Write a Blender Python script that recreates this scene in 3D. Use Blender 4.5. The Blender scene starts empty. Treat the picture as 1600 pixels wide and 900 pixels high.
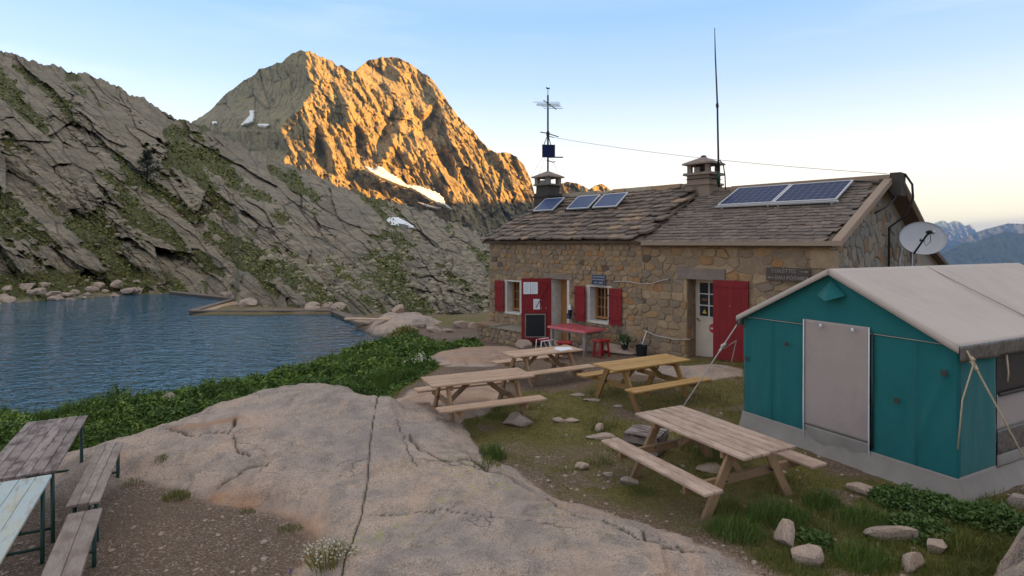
import bpy, math, random
import numpy as np
from mathutils import Vector, Matrix
R = math.radians
random.seed(7); rng = np.random.RandomState(7)
scn = bpy.context.scene
col = scn.collection

# ------------------------------------------------------------------ camera
FPX, HX, HY, EYE = 900.0, 800.0, 380.0, 3.0      # focal length and principal point in photo pixels, eye height
cd = bpy.data.cameras.new("camera"); cam = bpy.data.objects.new("camera", cd); col.objects.link(cam)
cd.sensor_width = 36; cd.lens = 36*FPX/1600; cd.shift_y = -(450-HY)/1600
cd.clip_start = .1; cd.clip_end = 150000
cam.location = (0, 0, EYE); cam.rotation_euler = (R(90), 0, 0)
scn.camera = cam

# ------------------------------------------------------------------ light
SKYK = 2.6; HAZE = 2.0e-5
SUN_AZ, SUN_EL = 119.0, 7.0        # azimuth clockwise from +Y, elevation
w = bpy.data.worlds.new("World"); scn.world = w; w.use_nodes = True
wn = w.node_tree; wn.nodes.clear()
wo = wn.nodes.new('ShaderNodeOutputWorld'); bg = wn.nodes.new('ShaderNodeBackground')
sky = wn.nodes.new('ShaderNodeTexSky'); sky.sky_type = 'NISHITA'; sky.sun_disc = False
sky.sun_elevation = R(SUN_EL); sky.sun_rotation = R(SUN_AZ); sky.altitude = 2000
sky.air_density = 1.0; sky.dust_density = .8; sky.ozone_density = 1.2
tcw = wn.nodes.new('ShaderNodeTexCoord'); sepw = wn.nodes.new('ShaderNodeSeparateXYZ'); wn.links.new(tcw.outputs['Generated'], sepw.inputs[0])
rw = wn.nodes.new('ShaderNodeValToRGB'); wn.links.new(sepw.outputs[2], rw.inputs[0])
SKYR = [(0.0, (1.02, .66, .36)), (.035, (.98, .72, .47)), (.11, (.84, .72, .60)), (.19, (.56, .60, .66)), (.26, (.36, .47, .64)), (.36, (.22, .37, .60)), (.6, (.46, .49, .52)), (1.0, (.66, .62, .57))]
while len(rw.color_ramp.elements) < len(SKYR): rw.color_ramp.elements.new(.5)
for e_, (p_, c_) in zip(rw.color_ramp.elements, SKYR): e_.position = p_; e_.color = c_+(1,)
# evening clouds, thin and high
mpw = wn.nodes.new('ShaderNodeMapping'); mpw.inputs['Scale'].default_value = (1.2, 1.2, 9); wn.links.new(tcw.outputs['Generated'], mpw.inputs[0])
nzw = wn.nodes.new('ShaderNodeTexNoise'); nzw.inputs['Scale'].default_value = 2.2; nzw.inputs['Detail'].default_value = 6; wn.links.new(mpw.outputs[0], nzw.inputs['Vector'])
clw = wn.nodes.new('ShaderNodeMapRange'); clw.inputs[1].default_value = .56; clw.inputs[2].default_value = .80; clw.inputs[4].default_value = .14; wn.links.new(nzw.outputs['Fac'], clw.inputs[0])
mcw = wn.nodes.new('ShaderNodeMix'); mcw.data_type = 'RGBA'; mcw.inputs[7].default_value = (.98, .90, .82, 1)
wn.links.new(clw.outputs[0], mcw.inputs[0]); wn.links.new(rw.outputs[0], mcw.inputs[6])
gw = wn.nodes.new('ShaderNodeMix'); gw.data_type = 'RGBA'; gw.blend_type = 'MULTIPLY'; gw.inputs[0].default_value = 1; gw.inputs[7].default_value = (SKYK, SKYK, SKYK, 1)
wn.links.new(mcw.outputs[2], gw.inputs[6])
aw = wn.nodes.new('ShaderNodeMix'); aw.data_type = 'RGBA'; aw.inputs[0].default_value = .88
wn.links.new(sky.outputs[0], aw.inputs[6]); wn.links.new(gw.outputs[2], aw.inputs[7])
wn.links.new(aw.outputs[2], bg.inputs[0]); bg.inputs[1].default_value = .15
wn.links.new(bg.outputs[0], wo.inputs[0])
S = Vector((math.sin(R(SUN_AZ))*math.cos(R(SUN_EL)), math.cos(R(SUN_AZ))*math.cos(R(SUN_EL)), math.sin(R(SUN_EL))))
sd = bpy.data.lights.new("sun", 'SUN'); sd.energy = 5.0; sd.angle = R(.5); sd.color = (1, .51, .12)
so = bpy.data.objects.new("sun", sd); col.objects.link(so); so.location = (0, 0, 100)
so.rotation_euler = S.to_track_quat('Z', 'Y').to_euler()
scn.view_settings.view_transform = 'Standard'; scn.view_settings.look = 'None'
scn.view_settings.exposure = 2.15; scn.view_settings.gamma = 1
scn.cycles.max_bounces = 5; scn.cycles.volume_bounces = 0; scn.cycles.transparent_max_bounces = 6

# ------------------------------------------------------------------ object helpers
def tag(o, label=None, cat=None, group=None, kind=None):
    if label: o['label'] = label
    if cat: o['category'] = cat
    if group: o['group'] = group
    if kind: o['kind'] = kind
    return o
def link(name, me, parent=None, loc=None, rot=None, mw=None):
    o = bpy.data.objects.new(name, me); col.objects.link(o)
    if parent: o.parent = parent
    if loc is not None: o.location = loc
    if rot is not None: o.rotation_euler = rot
    if mw is not None: o.matrix_basis = mw
    return o
def thing(name, label, cat, loc=(0, 0, 0), rz=0, group=None):
    return tag(link(name, None, None, loc, (0, 0, rz)), label, cat, group)
def copy_tree(o, parent=None, loc=None, rz=None, label=None):
    c = o.copy(); col.objects.link(c); c.parent = parent
    if loc is not None: c.location = loc
    if rz is not None: c.rotation_euler = (0, 0, rz)
    if label: c['label'] = label
    for ch in list(o.children): copy_tree(ch, c)
    return c
def npmesh(name, v, f, mats=None, smooth=True, attrs=None, uvless=True):
    """v (n,3) float array, f (m,k) int array"""
    v = np.asarray(v, np.float32); f = np.asarray(f, np.int32)
    me = bpy.data.meshes.new(name); n, k = f.shape
    me.vertices.add(len(v)); me.vertices.foreach_set('co', v.ravel())
    me.loops.add(n*k); me.loops.foreach_set('vertex_index', f.ravel())
    me.polygons.add(n); me.polygons.foreach_set('loop_start', np.arange(0, n*k, k, dtype=np.int32))
    if smooth: me.polygons.foreach_set('use_smooth', np.ones(n, bool))
    me.update(calc_edges=True)
    for an, a in (attrs or {}).items():
        a = np.asarray(a, np.float32)
        if a.ndim == 1:
            at = me.attributes.new(an, 'FLOAT', 'POINT'); at.data.foreach_set('value', a)
        else:
            at = me.attributes.new(an, 'FLOAT_COLOR', 'POINT')
            if a.shape[1] == 3: a = np.hstack([a, np.ones((len(a), 1), np.float32)])
            at.data.foreach_set('color', a.ravel())
    if mats is not None:
        for m in (mats if isinstance(mats, (list, tuple)) else [mats]): me.materials.append(m)
    return me
def gridfaces(nu, nv):
    i = np.arange(nu-1)[:, None]*nv+np.arange(nv-1)[None, :]
    i = i.ravel(); return np.stack([i, i+nv, i+nv+1, i+1], 1)
class MB:
    def __init__(s): s.v = []; s.f = []; s.t = []
    def add(s, vs, fs, t=0.0):
        b = len(s.v); s.v += [tuple(x) for x in vs]; s.f += [tuple(b+i for i in f) for f in fs]; s.t += [t]*len(vs); return s
    def box(s, x0, x1, y0, y1, z0, z1, M=None, t=0.0):
        vs = [Vector(p) for p in ((x0,y0,z0),(x1,y0,z0),(x1,y1,z0),(x0,y1,z0),(x0,y0,z1),(x1,y0,z1),(x1,y1,z1),(x0,y1,z1))]
        if M is not None: vs = [M@p for p in vs]
        return s.add(vs, [(0,3,2,1),(4,5,6,7),(0,1,5,4),(1,2,6,5),(2,3,7,6),(3,0,4,7)], t)
    def tube(s, pts, r, n=8, cap=True, t=0.0):
        pts = [Vector(p) for p in pts]; rs = r if isinstance(r, (list, tuple)) else [r]*len(pts)
        vs = []; fs = []
        up = Vector((0, 0, 1))
        d0 = (pts[1]-pts[0]).normalized()
        a = d0.cross(up)
        if a.length < .01: a = Vector((1, 0, 0))
        a.normalize()
        for i, p in enumerate(pts):
            d = (pts[min(i+1, len(pts)-1)]-pts[max(i-1, 0)]).normalized()
            a = (a-d*a.dot(d)).normalized(); b = d.cross(a)
            for k in range(n):
                q = 2*math.pi*k/n; vs.append(p+(a*math.cos(q)+b*math.sin(q))*rs[i])
        for i in range(len(pts)-1):
            for k in range(n):
                fs.append((i*n+k, i*n+(k+1) % n, (i+1)*n+(k+1) % n, (i+1)*n+k))
        if cap: fs += [tuple(range(n-1, -1, -1)), tuple((len(pts)-1)*n+k for k in range(n))]
        return s.add(vs, fs, t)
    def lathe(s, prof, n=16, M=None, t=0.0, cap=False):
        vs = []; fs = []
        for (r, z) in prof:
            for k in range(n):
                q = 2*math.pi*k/n; p = Vector((r*math.cos(q), r*math.sin(q), z)); vs.append(M@p if M is not None else p)
        for i in range(len(prof)-1):
            for k in range(n): fs.append((i*n+k, i*n+(k+1) % n, (i+1)*n+(k+1) % n, (i+1)*n+k))
        if cap: fs += [tuple(range(n-1, -1, -1)), tuple((len(prof)-1)*n+k for k in range(n))]
        return s.add(vs, fs, t)
    def mesh(s, name, mat, smooth=False):
        me = bpy.data.meshes.new(name); me.from_pydata([tuple(v) for v in s.v], [], s.f)
        if smooth: me.polygons.foreach_set('use_smooth', [True]*len(me.polygons))
        at = me.attributes.new('tint', 'FLOAT', 'POINT'); at.data.foreach_set('value', s.t)
        if mat: me.materials.append(mat)
        me.update(); return me
    def obj(s, name, mat, parent=None, smooth=False, **k): return link(name, s.mesh(name, mat, smooth), parent, **k)
_cache = {}
def cbox(L, W, T, mat, ch=.006, end=0.0):
    """chamfered board, long axis X, centred"""
    key = (round(L, 3), round(W, 3), round(T, 3), mat.name, ch, end)
    if key in _cache: return _cache[key]
    a, b, c = L/2, W/2, T/2; vs = []
    for sx in (-1, 1):
        for sy in (-1, 1):
            for sz in (-1, 1):
                vs += [(sx*a, sy*(b-ch), sz*(c-ch)), (sx*(a-ch), sy*b, sz*(c-ch)), (sx*(a-ch), sy*(b-ch), sz*c)]
    import bmesh
    bm = bmesh.new(); [bm.verts.new(v) for v in vs]
    bmesh.ops.convex_hull(bm, input=bm.verts[:]); bmesh.ops.dissolve_limit(bm, angle_limit=.02, verts=bm.verts[:], edges=bm.edges[:])
    me = bpy.data.meshes.new('board'); bm.to_mesh(me); bm.free(); me.materials.append(mat); _cache[key] = me
    return me
def frame(p, q, up=(0, 0, 1)):
    p = Vector(p); q = Vector(q); x = (q-p).normalized(); up = Vector(up)
    y = up.cross(x)
    if y.length < 1e-3: y = Vector((0, 1, 0)).cross(x)
    y.normalize(); z = x.cross(y)
    m = Matrix((x, y, z)).transposed().to_4x4(); m.translation = (p+q)/2
    return m, (q-p).length
def bar(name, parent, p, q, W, T, mat, up=(0, 0, 1), ch=.005):
    m, L = frame(p, q, up); return link(name, cbox(L, W, T, mat, ch), parent, mw=m)
def tube(name, parent, pts, r, mat, n=8): return MB().tube(pts, r, n).obj(name, mat, parent, smooth=True)

# ------------------------------------------------------------------ pixel -> world helpers (places things on real planes)
def ray(px, py): return Vector(((px-HX)/FPX, 1.0, -(py-HY)/FPX))
def onz(px, py, z=0.0):
    Y = (EYE-z)*FPX/(py-HY); return Vector(((px-HX)/FPX*Y, Y, z))
def atY(px, py, Y): return Vector(((px-HX)/FPX*Y, Y, EYE-(py-HY)/FPX*Y))
def onplane(px, py, p0, n):
    d = ray(px, py); o = Vector((0, 0, EYE)); return o+d*((Vector(p0)-o).dot(n)/d.dot(n))

# ------------------------------------------------------------------ numpy noise
_P = np.random.RandomState(3).permutation(4096).astype(np.int64)
def _h(ix, iy, s=0): return _P[(_P[(ix+s*131) & 4095]+iy) & 4095]
def perlin(x, y, s=0):
    ix = np.floor(x).astype(np.int64); iy = np.floor(y).astype(np.int64); fx = x-ix; fy = y-iy
    u = fx*fx*fx*(fx*(fx*6-15)+10); v = fy*fy*fy*(fy*(fy*6-15)+10)
    def g(a, b, dx, dy):
        t = _h(a, b, s)*(2*math.pi/4096); return np.cos(t)*dx+np.sin(t)*dy
    n0 = g(ix, iy, fx, fy)*(1-u)+g(ix+1, iy, fx-1, fy)*u
    n1 = g(ix, iy+1, fx, fy-1)*(1-u)+g(ix+1, iy+1, fx-1, fy-1)*u
    return (n0*(1-v)+n1*v)*1.5
def fbm(x, y, o=4, s=0, g=.5, ridge=False):
    r = 0; a = 1; t = 0
    for i in range(o):
        n = perlin(x, y, s+i*7)
        if ridge: n = 1-2*np.abs(n)
        r = r+a*n; t += a; a *= g; x = x*2.03+5.1; y = y*2.03+1.7
    return r/t
def worley(x, y, s=0, jit=.9):
    """returns f1, f2, dx, dy (to the nearest point), id in 0..1"""
    ix = np.floor(x).astype(np.int64); iy = np.floor(y).astype(np.int64)
    f1 = np.full(x.shape, 9.); f2 = np.full(x.shape, 9.); dx1 = np.zeros(x.shape); dy1 = np.zeros(x.shape); idd = np.zeros(x.shape)
    for a in (-1, 0, 1):
        for b in (-1, 0, 1):
            h = _h(ix+a, iy+b, s); h2 = _h(ix+a, iy+b, s+11)
            dx = ix+a+.5+(h/4096-.5)*jit-x; dy = iy+b+.5+(h2/4096-.5)*jit-y
            d = dx*dx+dy*dy; m = d < f1
            f2 = np.where(m, f1, np.minimum(f2, d)); f1 = np.where(m, d, f1)
            dx1 = np.where(m, dx, dx1); dy1 = np.where(m, dy, dy1); idd = np.where(m, (h*7+h2) % 4096/4096, idd)
    return np.sqrt(f1), np.sqrt(f2), dx1, dy1, idd
def blocks(x, y, s=0, tilt=.9, jit=.95):
    """fractured-rock relief: every cell a tilted facet; returns height ~-1..1, crack distance, id"""
    f1, f2, dx, dy, i = worley(x, y, s, jit)
    a = i*6.283*5; return (i-.5)+tilt*(np.cos(a)*dx+np.sin(a)*dy), f2-f1, i
def sst(a, b, x): t = np.clip((x-a)/(b-a), 0, 1); return t*t*(3-2*t)
def poly_sd(P, x, y):
    """signed distance to polygon, positive inside"""
    P = np.array(P, float); d = np.full(x.shape, 1e9); ins = np.zeros(x.shape, bool)
    for i in range(len(P)):
        ax, ay = P[i]; bx, by = P[(i+1) % len(P)]
        ex, ey = bx-ax, by-ay; t = np.clip(((x-ax)*ex+(y-ay)*ey)/(ex*ex+ey*ey+1e-12), 0, 1)
        d = np.minimum(d, np.hypot(x-ax-t*ex, y-ay-t*ey))
        if ay != by:
            c = ((ay > y) != (by > y)) & (x < (bx-ax)*(y-ay)/(by-ay)+ax); ins ^= c
    return np.where(ins, d, -d)
def line_d(P, x, y):
    d = np.full(x.shape, 1e9)
    for (ax, ay), (bx, by) in zip(P[:-1], P[1:]):
        ex, ey = bx-ax, by-ay; t = np.clip(((x-ax)*ex+(y-ay)*ey)/(ex*ex+ey*ey+1e-12), 0, 1)
        d = np.minimum(d, np.hypot(x-ax-t*ex, y-ay-t*ey))
    return d

# ------------------------------------------------------------------ materials
class NT:
    def __init__(s, name):
        s.m = bpy.data.materials.new(name); s.m.use_nodes = True; s.t = s.m.node_tree; s.n = s.t.nodes; s.l = s.t.links
        s.b = s.n['Principled BSDF']; s.out = s.n['Material Output']
    def node(s, typ, ins=None, **k):
        n = s.n.new('ShaderNode'+typ)
        for a, v in k.items(): setattr(n, a, v)
        for a, v in (ins or {}).items(): s.put(n.inputs[a], v)
        return n
    def put(s, inp, v):
        if isinstance(v, bpy.types.NodeSocket): s.l.new(v, inp)
        else:
            if isinstance(v, tuple) and len(v) == 3 and inp.type == 'RGBA': v = v+(1,)
            inp.default_value = v
    def tc(s, k='Object'): return s.node('TexCoord').outputs[k]
    def map(s, v, sc=(1, 1, 1), rot=(0, 0, 0), loc=(0, 0, 0)):
        return s.node('Mapping', {'Vector': v, 'Scale': sc, 'Rotation': rot, 'Location': loc}).outputs[0]
    def noise(s, v, sc=5, det=4, ro=.6, dist=0): return s.node('TexNoise', {'Vector': v, 'Scale': sc, 'Detail': det, 'Roughness': ro, 'Distortion': dist}).outputs['Fac']
    def voro(s, v, sc=5, feat='F1', out='Distance', rnd=1): return s.node('TexVoronoi', {'Vector': v, 'Scale': sc, 'Randomness': rnd}, feature=feat).outputs[out]
    def ramp(s, f, stops, interp='LINEAR'):
        r = s.node('ValToRGB', {'Fac': f}); r.color_ramp.interpolation = interp; e = r.color_ramp.elements
        while len(e) < len(stops): e.new(.5)
        for x, (p, c) in zip(e, stops):
            x.position = p; x.color = (c if isinstance(c, tuple) else (c, c, c))+(1,)
        return r.outputs[0]
    def mix(s, f, a, b, bt='MIX'):
        n = s.node('Mix', data_type='RGBA', blend_type=bt); s.put(n.inputs[0], f); s.put(n.inputs[6], a); s.put(n.inputs[7], b); return n.outputs[2]
    def math(s, op, a, b=0.0, c=0.0):
        n = s.node('Math', operation=op); s.put(n.inputs[0], a); s.put(n.inputs[1], b)
        if op in ('MULTIPLY_ADD',): s.put(n.inputs[2], c)
        return n.outputs[0]
    def attr(s, n, o='Fac'): return s.node('Attribute', attribute_name=n).outputs[o]
    def rnd(s):
        a = s.node('ObjectInfo').outputs['Random']; return s.math('FRACT', s.math('ADD', a, s.attr('tint')))
    def bump(s, h, d=.02, st=1.0, prev=None):
        n = s.node('Bump', {'Height': h, 'Distance': d, 'Strength': st})
        if prev is not None: s.put(n.inputs['Normal'], prev)
        return n.outputs[0]
    def fin(s, c=None, rough=.8, nrm=None, **k):
        if c is not None: s.put(s.b.inputs['Base Color'], c)
        s.put(s.b.inputs['Roughness'], rough)
        if nrm is not None: s.put(s.b.inputs['Normal'], nrm)
        for a, v in k.items(): s.put(s.b.inputs[a.replace('_', ' ')], v)
        return s.m
def offs(t, sc):     # object coordinates shifted by a per-object random, so equal pieces differ
    r = t.rnd(); c = t.node('CombineXYZ', {0: t.math('MULTIPLY', r, 37.0), 1: t.math('MULTIPLY', r, 91.0), 2: t.math('MULTIPLY', r, 53.0)}).outputs[0]
    return t.node('VectorMath', {0: t.map(t.tc(), sc), 1: c}, operation='ADD').outputs[0]
def wood(name, a, b, dark, wear=.5, rough=.75):
    t = NT(name); v = offs(t, (1.0, 14, 14)); f = t.noise(v, 3.2, 6, .65, .6); f2 = t.noise(offs(t, (3, 60, 60)), 4, 3, .6)
    c = t.mix(f, a, b); r = t.rnd()
    c = t.mix(t.math('MULTIPLY', r, .45), c, dark)
    st = t.noise(offs(t, (2.2, 5, 5)), 1.6, 4, .6)
    c = t.mix(t.ramp(st, [(.44, 0.0), (.62, wear)]), c, dark)
    c = t.mix(t.ramp(f2, [(.35, .45), (.6, 0.0)]), c, dark)
    n = t.bump(f2, .004, .7, t.bump(f, .006, .5)); return t.fin(c, rough, n)
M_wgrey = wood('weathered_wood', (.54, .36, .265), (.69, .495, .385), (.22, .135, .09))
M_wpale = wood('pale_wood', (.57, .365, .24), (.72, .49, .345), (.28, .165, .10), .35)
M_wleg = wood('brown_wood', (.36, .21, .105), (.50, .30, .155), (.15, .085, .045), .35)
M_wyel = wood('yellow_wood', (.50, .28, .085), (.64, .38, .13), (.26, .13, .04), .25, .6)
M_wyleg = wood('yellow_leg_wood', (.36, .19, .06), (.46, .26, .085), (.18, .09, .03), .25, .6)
M_wold = wood('old_grey_wood', (.32, .25, .225), (.48, .39, .35), (.085, .05, .04), .95)
M_wbench = wood('silver_wood', (.36, .285, .245), (.50, .41, .355), (.14, .09, .07), .6)
M_wbrown = wood('dark_sign_wood', (.10, .07, .055), (.16, .115, .09), (.05, .035, .03), .5)
M_worange = wood('varnished_wood', (.42, .19, .05), (.5, .25, .07), (.25, .1, .03), .2, .4)
def paintwood():
    t = NT('peeling_pale_blue_paint'); v = offs(t, (1.5, 6, 6)); f = t.noise(v, 3, 8, .7)
    base = t.mix(t.noise(offs(t, (1, 14, 14)), 3, 4), (.25, .22, .18), (.4, .36, .3))
    c = t.mix(t.noise(offs(t, (2, 2, 2)), 2, 4), (.36, .43, .46), (.47, .50, .47)); c = t.mix(t.ramp(f, [(.52, 0.0), (.62, .8)]), c, base)
    c = t.mix(t.ramp(t.noise(offs(t, (1, 3, 3)), 2.1, 3), [(.5, 0.0), (.7, .5)]), c, (.50, .44, .27))
    return t.fin(c, .7, t.bump(f, .004, .6))
M_wblue = paintwood()
def plain(name, c, rough=.6, var=.15, sc=6, bumpd=0.0, **k):
    t = NT(name); f = t.noise(t.tc(), sc, 4, .6)
    cc = t.mix(t.ramp(f, [(.3, 0.0), (.7, 1.0)]), tuple(x*(1-var) for x in c), tuple(min(1, x*(1+var)) for x in c))
    n = t.bump(t.noise(t.tc(), sc*8, 3), bumpd, .6) if bumpd else None
    return t.fin(cc, rough, n, **k)
M_red = plain('dark_red_paint', (.22, .008, .010), .75, .15, 3, .001)
M_redt = plain('red_oilcloth', (.42, .075, .085), .45, .12, 9)
M_stool = plain('red_gloss_paint', (.30, .012, .014), .4, .2, 6)
M_white = plain('white_plaster', (.62, .56, .50), .85, .12, 8, .003)
M_door = plain('cream_door_paint', (.62, .50, .40), .55, .1, 5)
M_paper = plain('paper', (.72, .73, .76), .8, .05, 30)
M_black = plain('black_board', (.006, .006, .008), .6, .1)
M_dark = plain('dark_metal', (.03, .028, .028), .45, .2, 10, Metallic=.6)
M_green = plain('green_metal', (.012, .045, .035), .45, .2, 10, Metallic=.2)
M_grey = plain('galvanised_metal', (.45, .45, .46), .35, .1, 10, Metallic=.8)
M_alu = plain('aluminium_frame', (.62, .60, .60), .4, .08, 10, Metallic=.3)
M_dish = plain('dish_paint', (.50, .48, .50), .45, .04, 3)
M_cable = plain('black_cable', (.01, .01, .011), .5, .1)
M_rope = plain('rope', (.56, .42, .28), .9, .25, 60, .002)
M_ropew = plain('pale_rope', (.50, .44, .40), .9, .2, 60, .002)
M_blue = plain('blue_enamel', (.010, .016, .06), .35, .15)
M_lett = plain('white_lettering', (.62, .62, .62), .6, .1)
M_lettb = plain('faded_lettering', (.30, .25, .22), .8, .2, 40)
M_nored = plain('sign_red', (.45, .02, .02), .4, .1)
M_yel = plain('yellow_print', (.65, .48, .04), .5, .1)
M_pot = plain('dark_soil', (.03, .02, .015), .9, .3)
def glass(name, c=(.02, .022, .025)):
    t = NT(name); return t.fin(c, .06, t.bump(t.noise(t.tc(), 3, 2), .004, .4), Specular_IOR_Level=.6)
M_glass = glass('window_glass'); M_curt = plain('lace_curtain', (.30, .30, .29), .9, .35, 40)
def concrete(name, a, b):
    t = NT(name); v = t.tc(); c = t.mix(t.noise(v, 4, 6, .65), a, b)
    c = t.mix(t.ramp(t.noise(v, 40, 3), [(.55, 0.0), (.75, .5)]), c, tuple(x*.45 for x in a))
    return t.fin(c, .92, t.bump(t.noise(v, 30, 5, .7), .012, .7))
M_conc = concrete('weathered_concrete', (.27, .185, .135), (.38, .27, .195))
M_chim = concrete('rough_render', (.22, .15, .11), (.33, .235, .17))
M_chimd = concrete('dark_render', (.05, .038, .032), (.09, .07, .058))
M_wallc = concrete('dam_concrete', (.09, .07, .06), (.15, .12, .10)); M_copc = concrete('dam_coping', (.14, .105, .085), (.21, .16, .13))
def mortar(name, a, b):
    t = NT(name); v = t.tc(); c = t.mix(t.noise(v, 2.5, 6, .65), a, b)
    return t.fin(c, .95, t.bump(t.noise(v, 24, 6, .75), .03, .8))
M_mort = mortar('sandy_mortar', (.36, .235, .13), (.50, .335, .195))
M_mortg = mortar('grey_mortar', (.28, .23, .18), (.40, .33, .26))
def stone(name, ramp):
    t = NT(name); r = t.rnd(); c = t.ramp(r, ramp, 'CONSTANT')
    v = offs(t, (1, 1, 1)); n = t.noise(v, 5, 6, .7); fine = t.noise(v, 70, 3, .6)
    c = t.mix(t.ramp(n, [(.35, .35), (.6, 0.0)]), c, (.10, .075, .055))
    c = t.mix(t.ramp(n, [(.55, 0.0), (.75, .45)]), c, (.38, .27, .17))
    c = t.mix(t.ramp(fine, [(.35, .35), (.5, 0.0)]), c, (.09, .07, .06)); c = t.mix(t.ramp(fine, [(.6, 0.0), (.75, .3)]), c, (.5, .42, .35))
    return t.fin(c, .88, t.bump(n, .03, .7, t.bump(fine, .008, .6)))
M_stone = stone('granite_wall_stone', [(0, (0.3, 0.204, 0.126)), (0.14, (0.389, 0.254, 0.145)), (0.3, (0.318, 0.212, 0.13)), (0.44, (0.416, 0.238, 0.108)), (0.53, (0.273, 0.195, 0.137)), (0.64, (0.354, 0.234, 0.141)), (0.76, (0.444, 0.292, 0.17)), (0.86, (0.416, 0.2, 0.078)), (0.9, (0.336, 0.225, 0.145)), (0.975, (0.139, 0.09, 0.06))])  # rare darkest tone stands in for the shade of missing stones
M_stoneg = stone('gable_stone', [(0, (.27, .23, .18)), (.2, (.33, .28, .22)), (.4, (.22, .18, .14)), (.55, (.36, .27, .19)), (.7, (.25, .22, .19)), (.85, (.33, .19, .10)), (.93, (.30, .26, .21))])
M_lintel = stone('lintel_stone', [(0, (.30, .22, .18)), (.5, (.27, .20, .16))])
def slate(name, ramp):
    t = NT(name); r = t.rnd(); c = t.ramp(r, ramp, 'CONSTANT'); v = offs(t, (1, 1, 1)); n = t.noise(v, 6, 6, .7)
    c = t.mix(t.ramp(n, [(.4, .5), (.6, 0.0)]), c, (.045, .034, .030)); c = t.mix(t.ramp(n, [(.6, 0.0), (.75, .4)]), c, (.26, .19, .14))
    return t.fin(c, .8, t.bump(n, .012, .7))
M_slate = slate('rough_stone_slate', [(0, (.18, .125, .09)), (.25, (.24, .165, .12)), (.45, (.14, .097, .073)), (.65, (.28, .185, .125)), (.8, (.17, .12, .092)), (.93, (.38, .24, .15))])
M_shing = slate('small_slate', [(0, (.165, .120, .095)), (.3, (.195, .142, .112)), (.55, (.145, .105, .083)), (.8, (.22, .155, .12))])
M_under = concrete('roof_underside', (.12, .085, .06), (.17, .12, .085))
def solar():
    t = NT('solar_cells'); c = t.mix(t.noise(t.tc(), 9, 3), (.010, .014, .055), (.016, .024, .085))
    return t.fin(c, .42, None, Specular_IOR_Level=.12)
M_cell = solar(); M_cell2 = plain('blue_solar_cells', (.012, .04, .13), .4, .2)
def canvas(name, a, b):
    t = NT(name); v = t.tc(); f = t.noise(v, 1.7, 5, .6); c = t.mix(f, a, b)
    wv = t.noise(t.map(v, (1, 1, .35)), 3.2, 3, .5); fine = t.noise(v, 240, 2)
    st = t.ramp(t.noise(v, .9, 6, .7), [(.5, 0.0), (.8, .45)]); c = t.mix(st, c, tuple(x*.5 for x in a))
    return t.fin(c, .85, t.bump(wv, .05, .45, t.bump(fine, .001, .4)), Sheen_Weight=.15)
M_teal = canvas('teal_canvas', (.002, .108, .112), (.004, .145, .142))
M_canv = canvas('grey_canvas', (.43, .34, .29), (.56, .45, .385)); M_canvd = canvas('door_canvas', (.36, .275, .25), (.44, .335, .30))
M_skirt = canvas('mud_skirt', (.24, .20, .17), (.33, .28, .24)); M_mesh = plain('window_mesh', (.055, .042, .036), .6, .2, 30)
M_mesh2 = plain('clear_plastic_band', (.15, .125, .11), .25, .4, 14, .004)
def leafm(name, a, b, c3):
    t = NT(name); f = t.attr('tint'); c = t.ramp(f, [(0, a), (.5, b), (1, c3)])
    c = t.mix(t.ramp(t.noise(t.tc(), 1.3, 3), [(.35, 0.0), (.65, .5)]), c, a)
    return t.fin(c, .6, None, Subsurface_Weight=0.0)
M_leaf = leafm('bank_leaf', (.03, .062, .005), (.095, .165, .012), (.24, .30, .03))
M_leafd = leafm('weed_leaf', (.018, .045, .006), (.050, .105, .012), (.11, .17, .028))
M_grass = leafm('grass_blade', (.05, .07, .008), (.15, .16, .022), (.34, .25, .05))
M_grassg = leafm('green_grass_blade', (.035, .070, .006), (.085, .15, .014), (.18, .22, .035))
M_pine = leafm('pine_needles', (.008, .016, .007), (.015, .028, .010), (.03, .045, .018))
M_bark = plain('bark', (.06, .045, .035), .9, .3, 12, .01)
M_flow = leafm('dried_flower_heads', (.30, .25, .16), (.52, .46, .34), (.62, .57, .46)); M_purp = plain('purple_petals', (.25, .09, .38), .7)
M_snow = plain('old_snow', (.78, .76, .74), .6, .06, .02)

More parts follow.
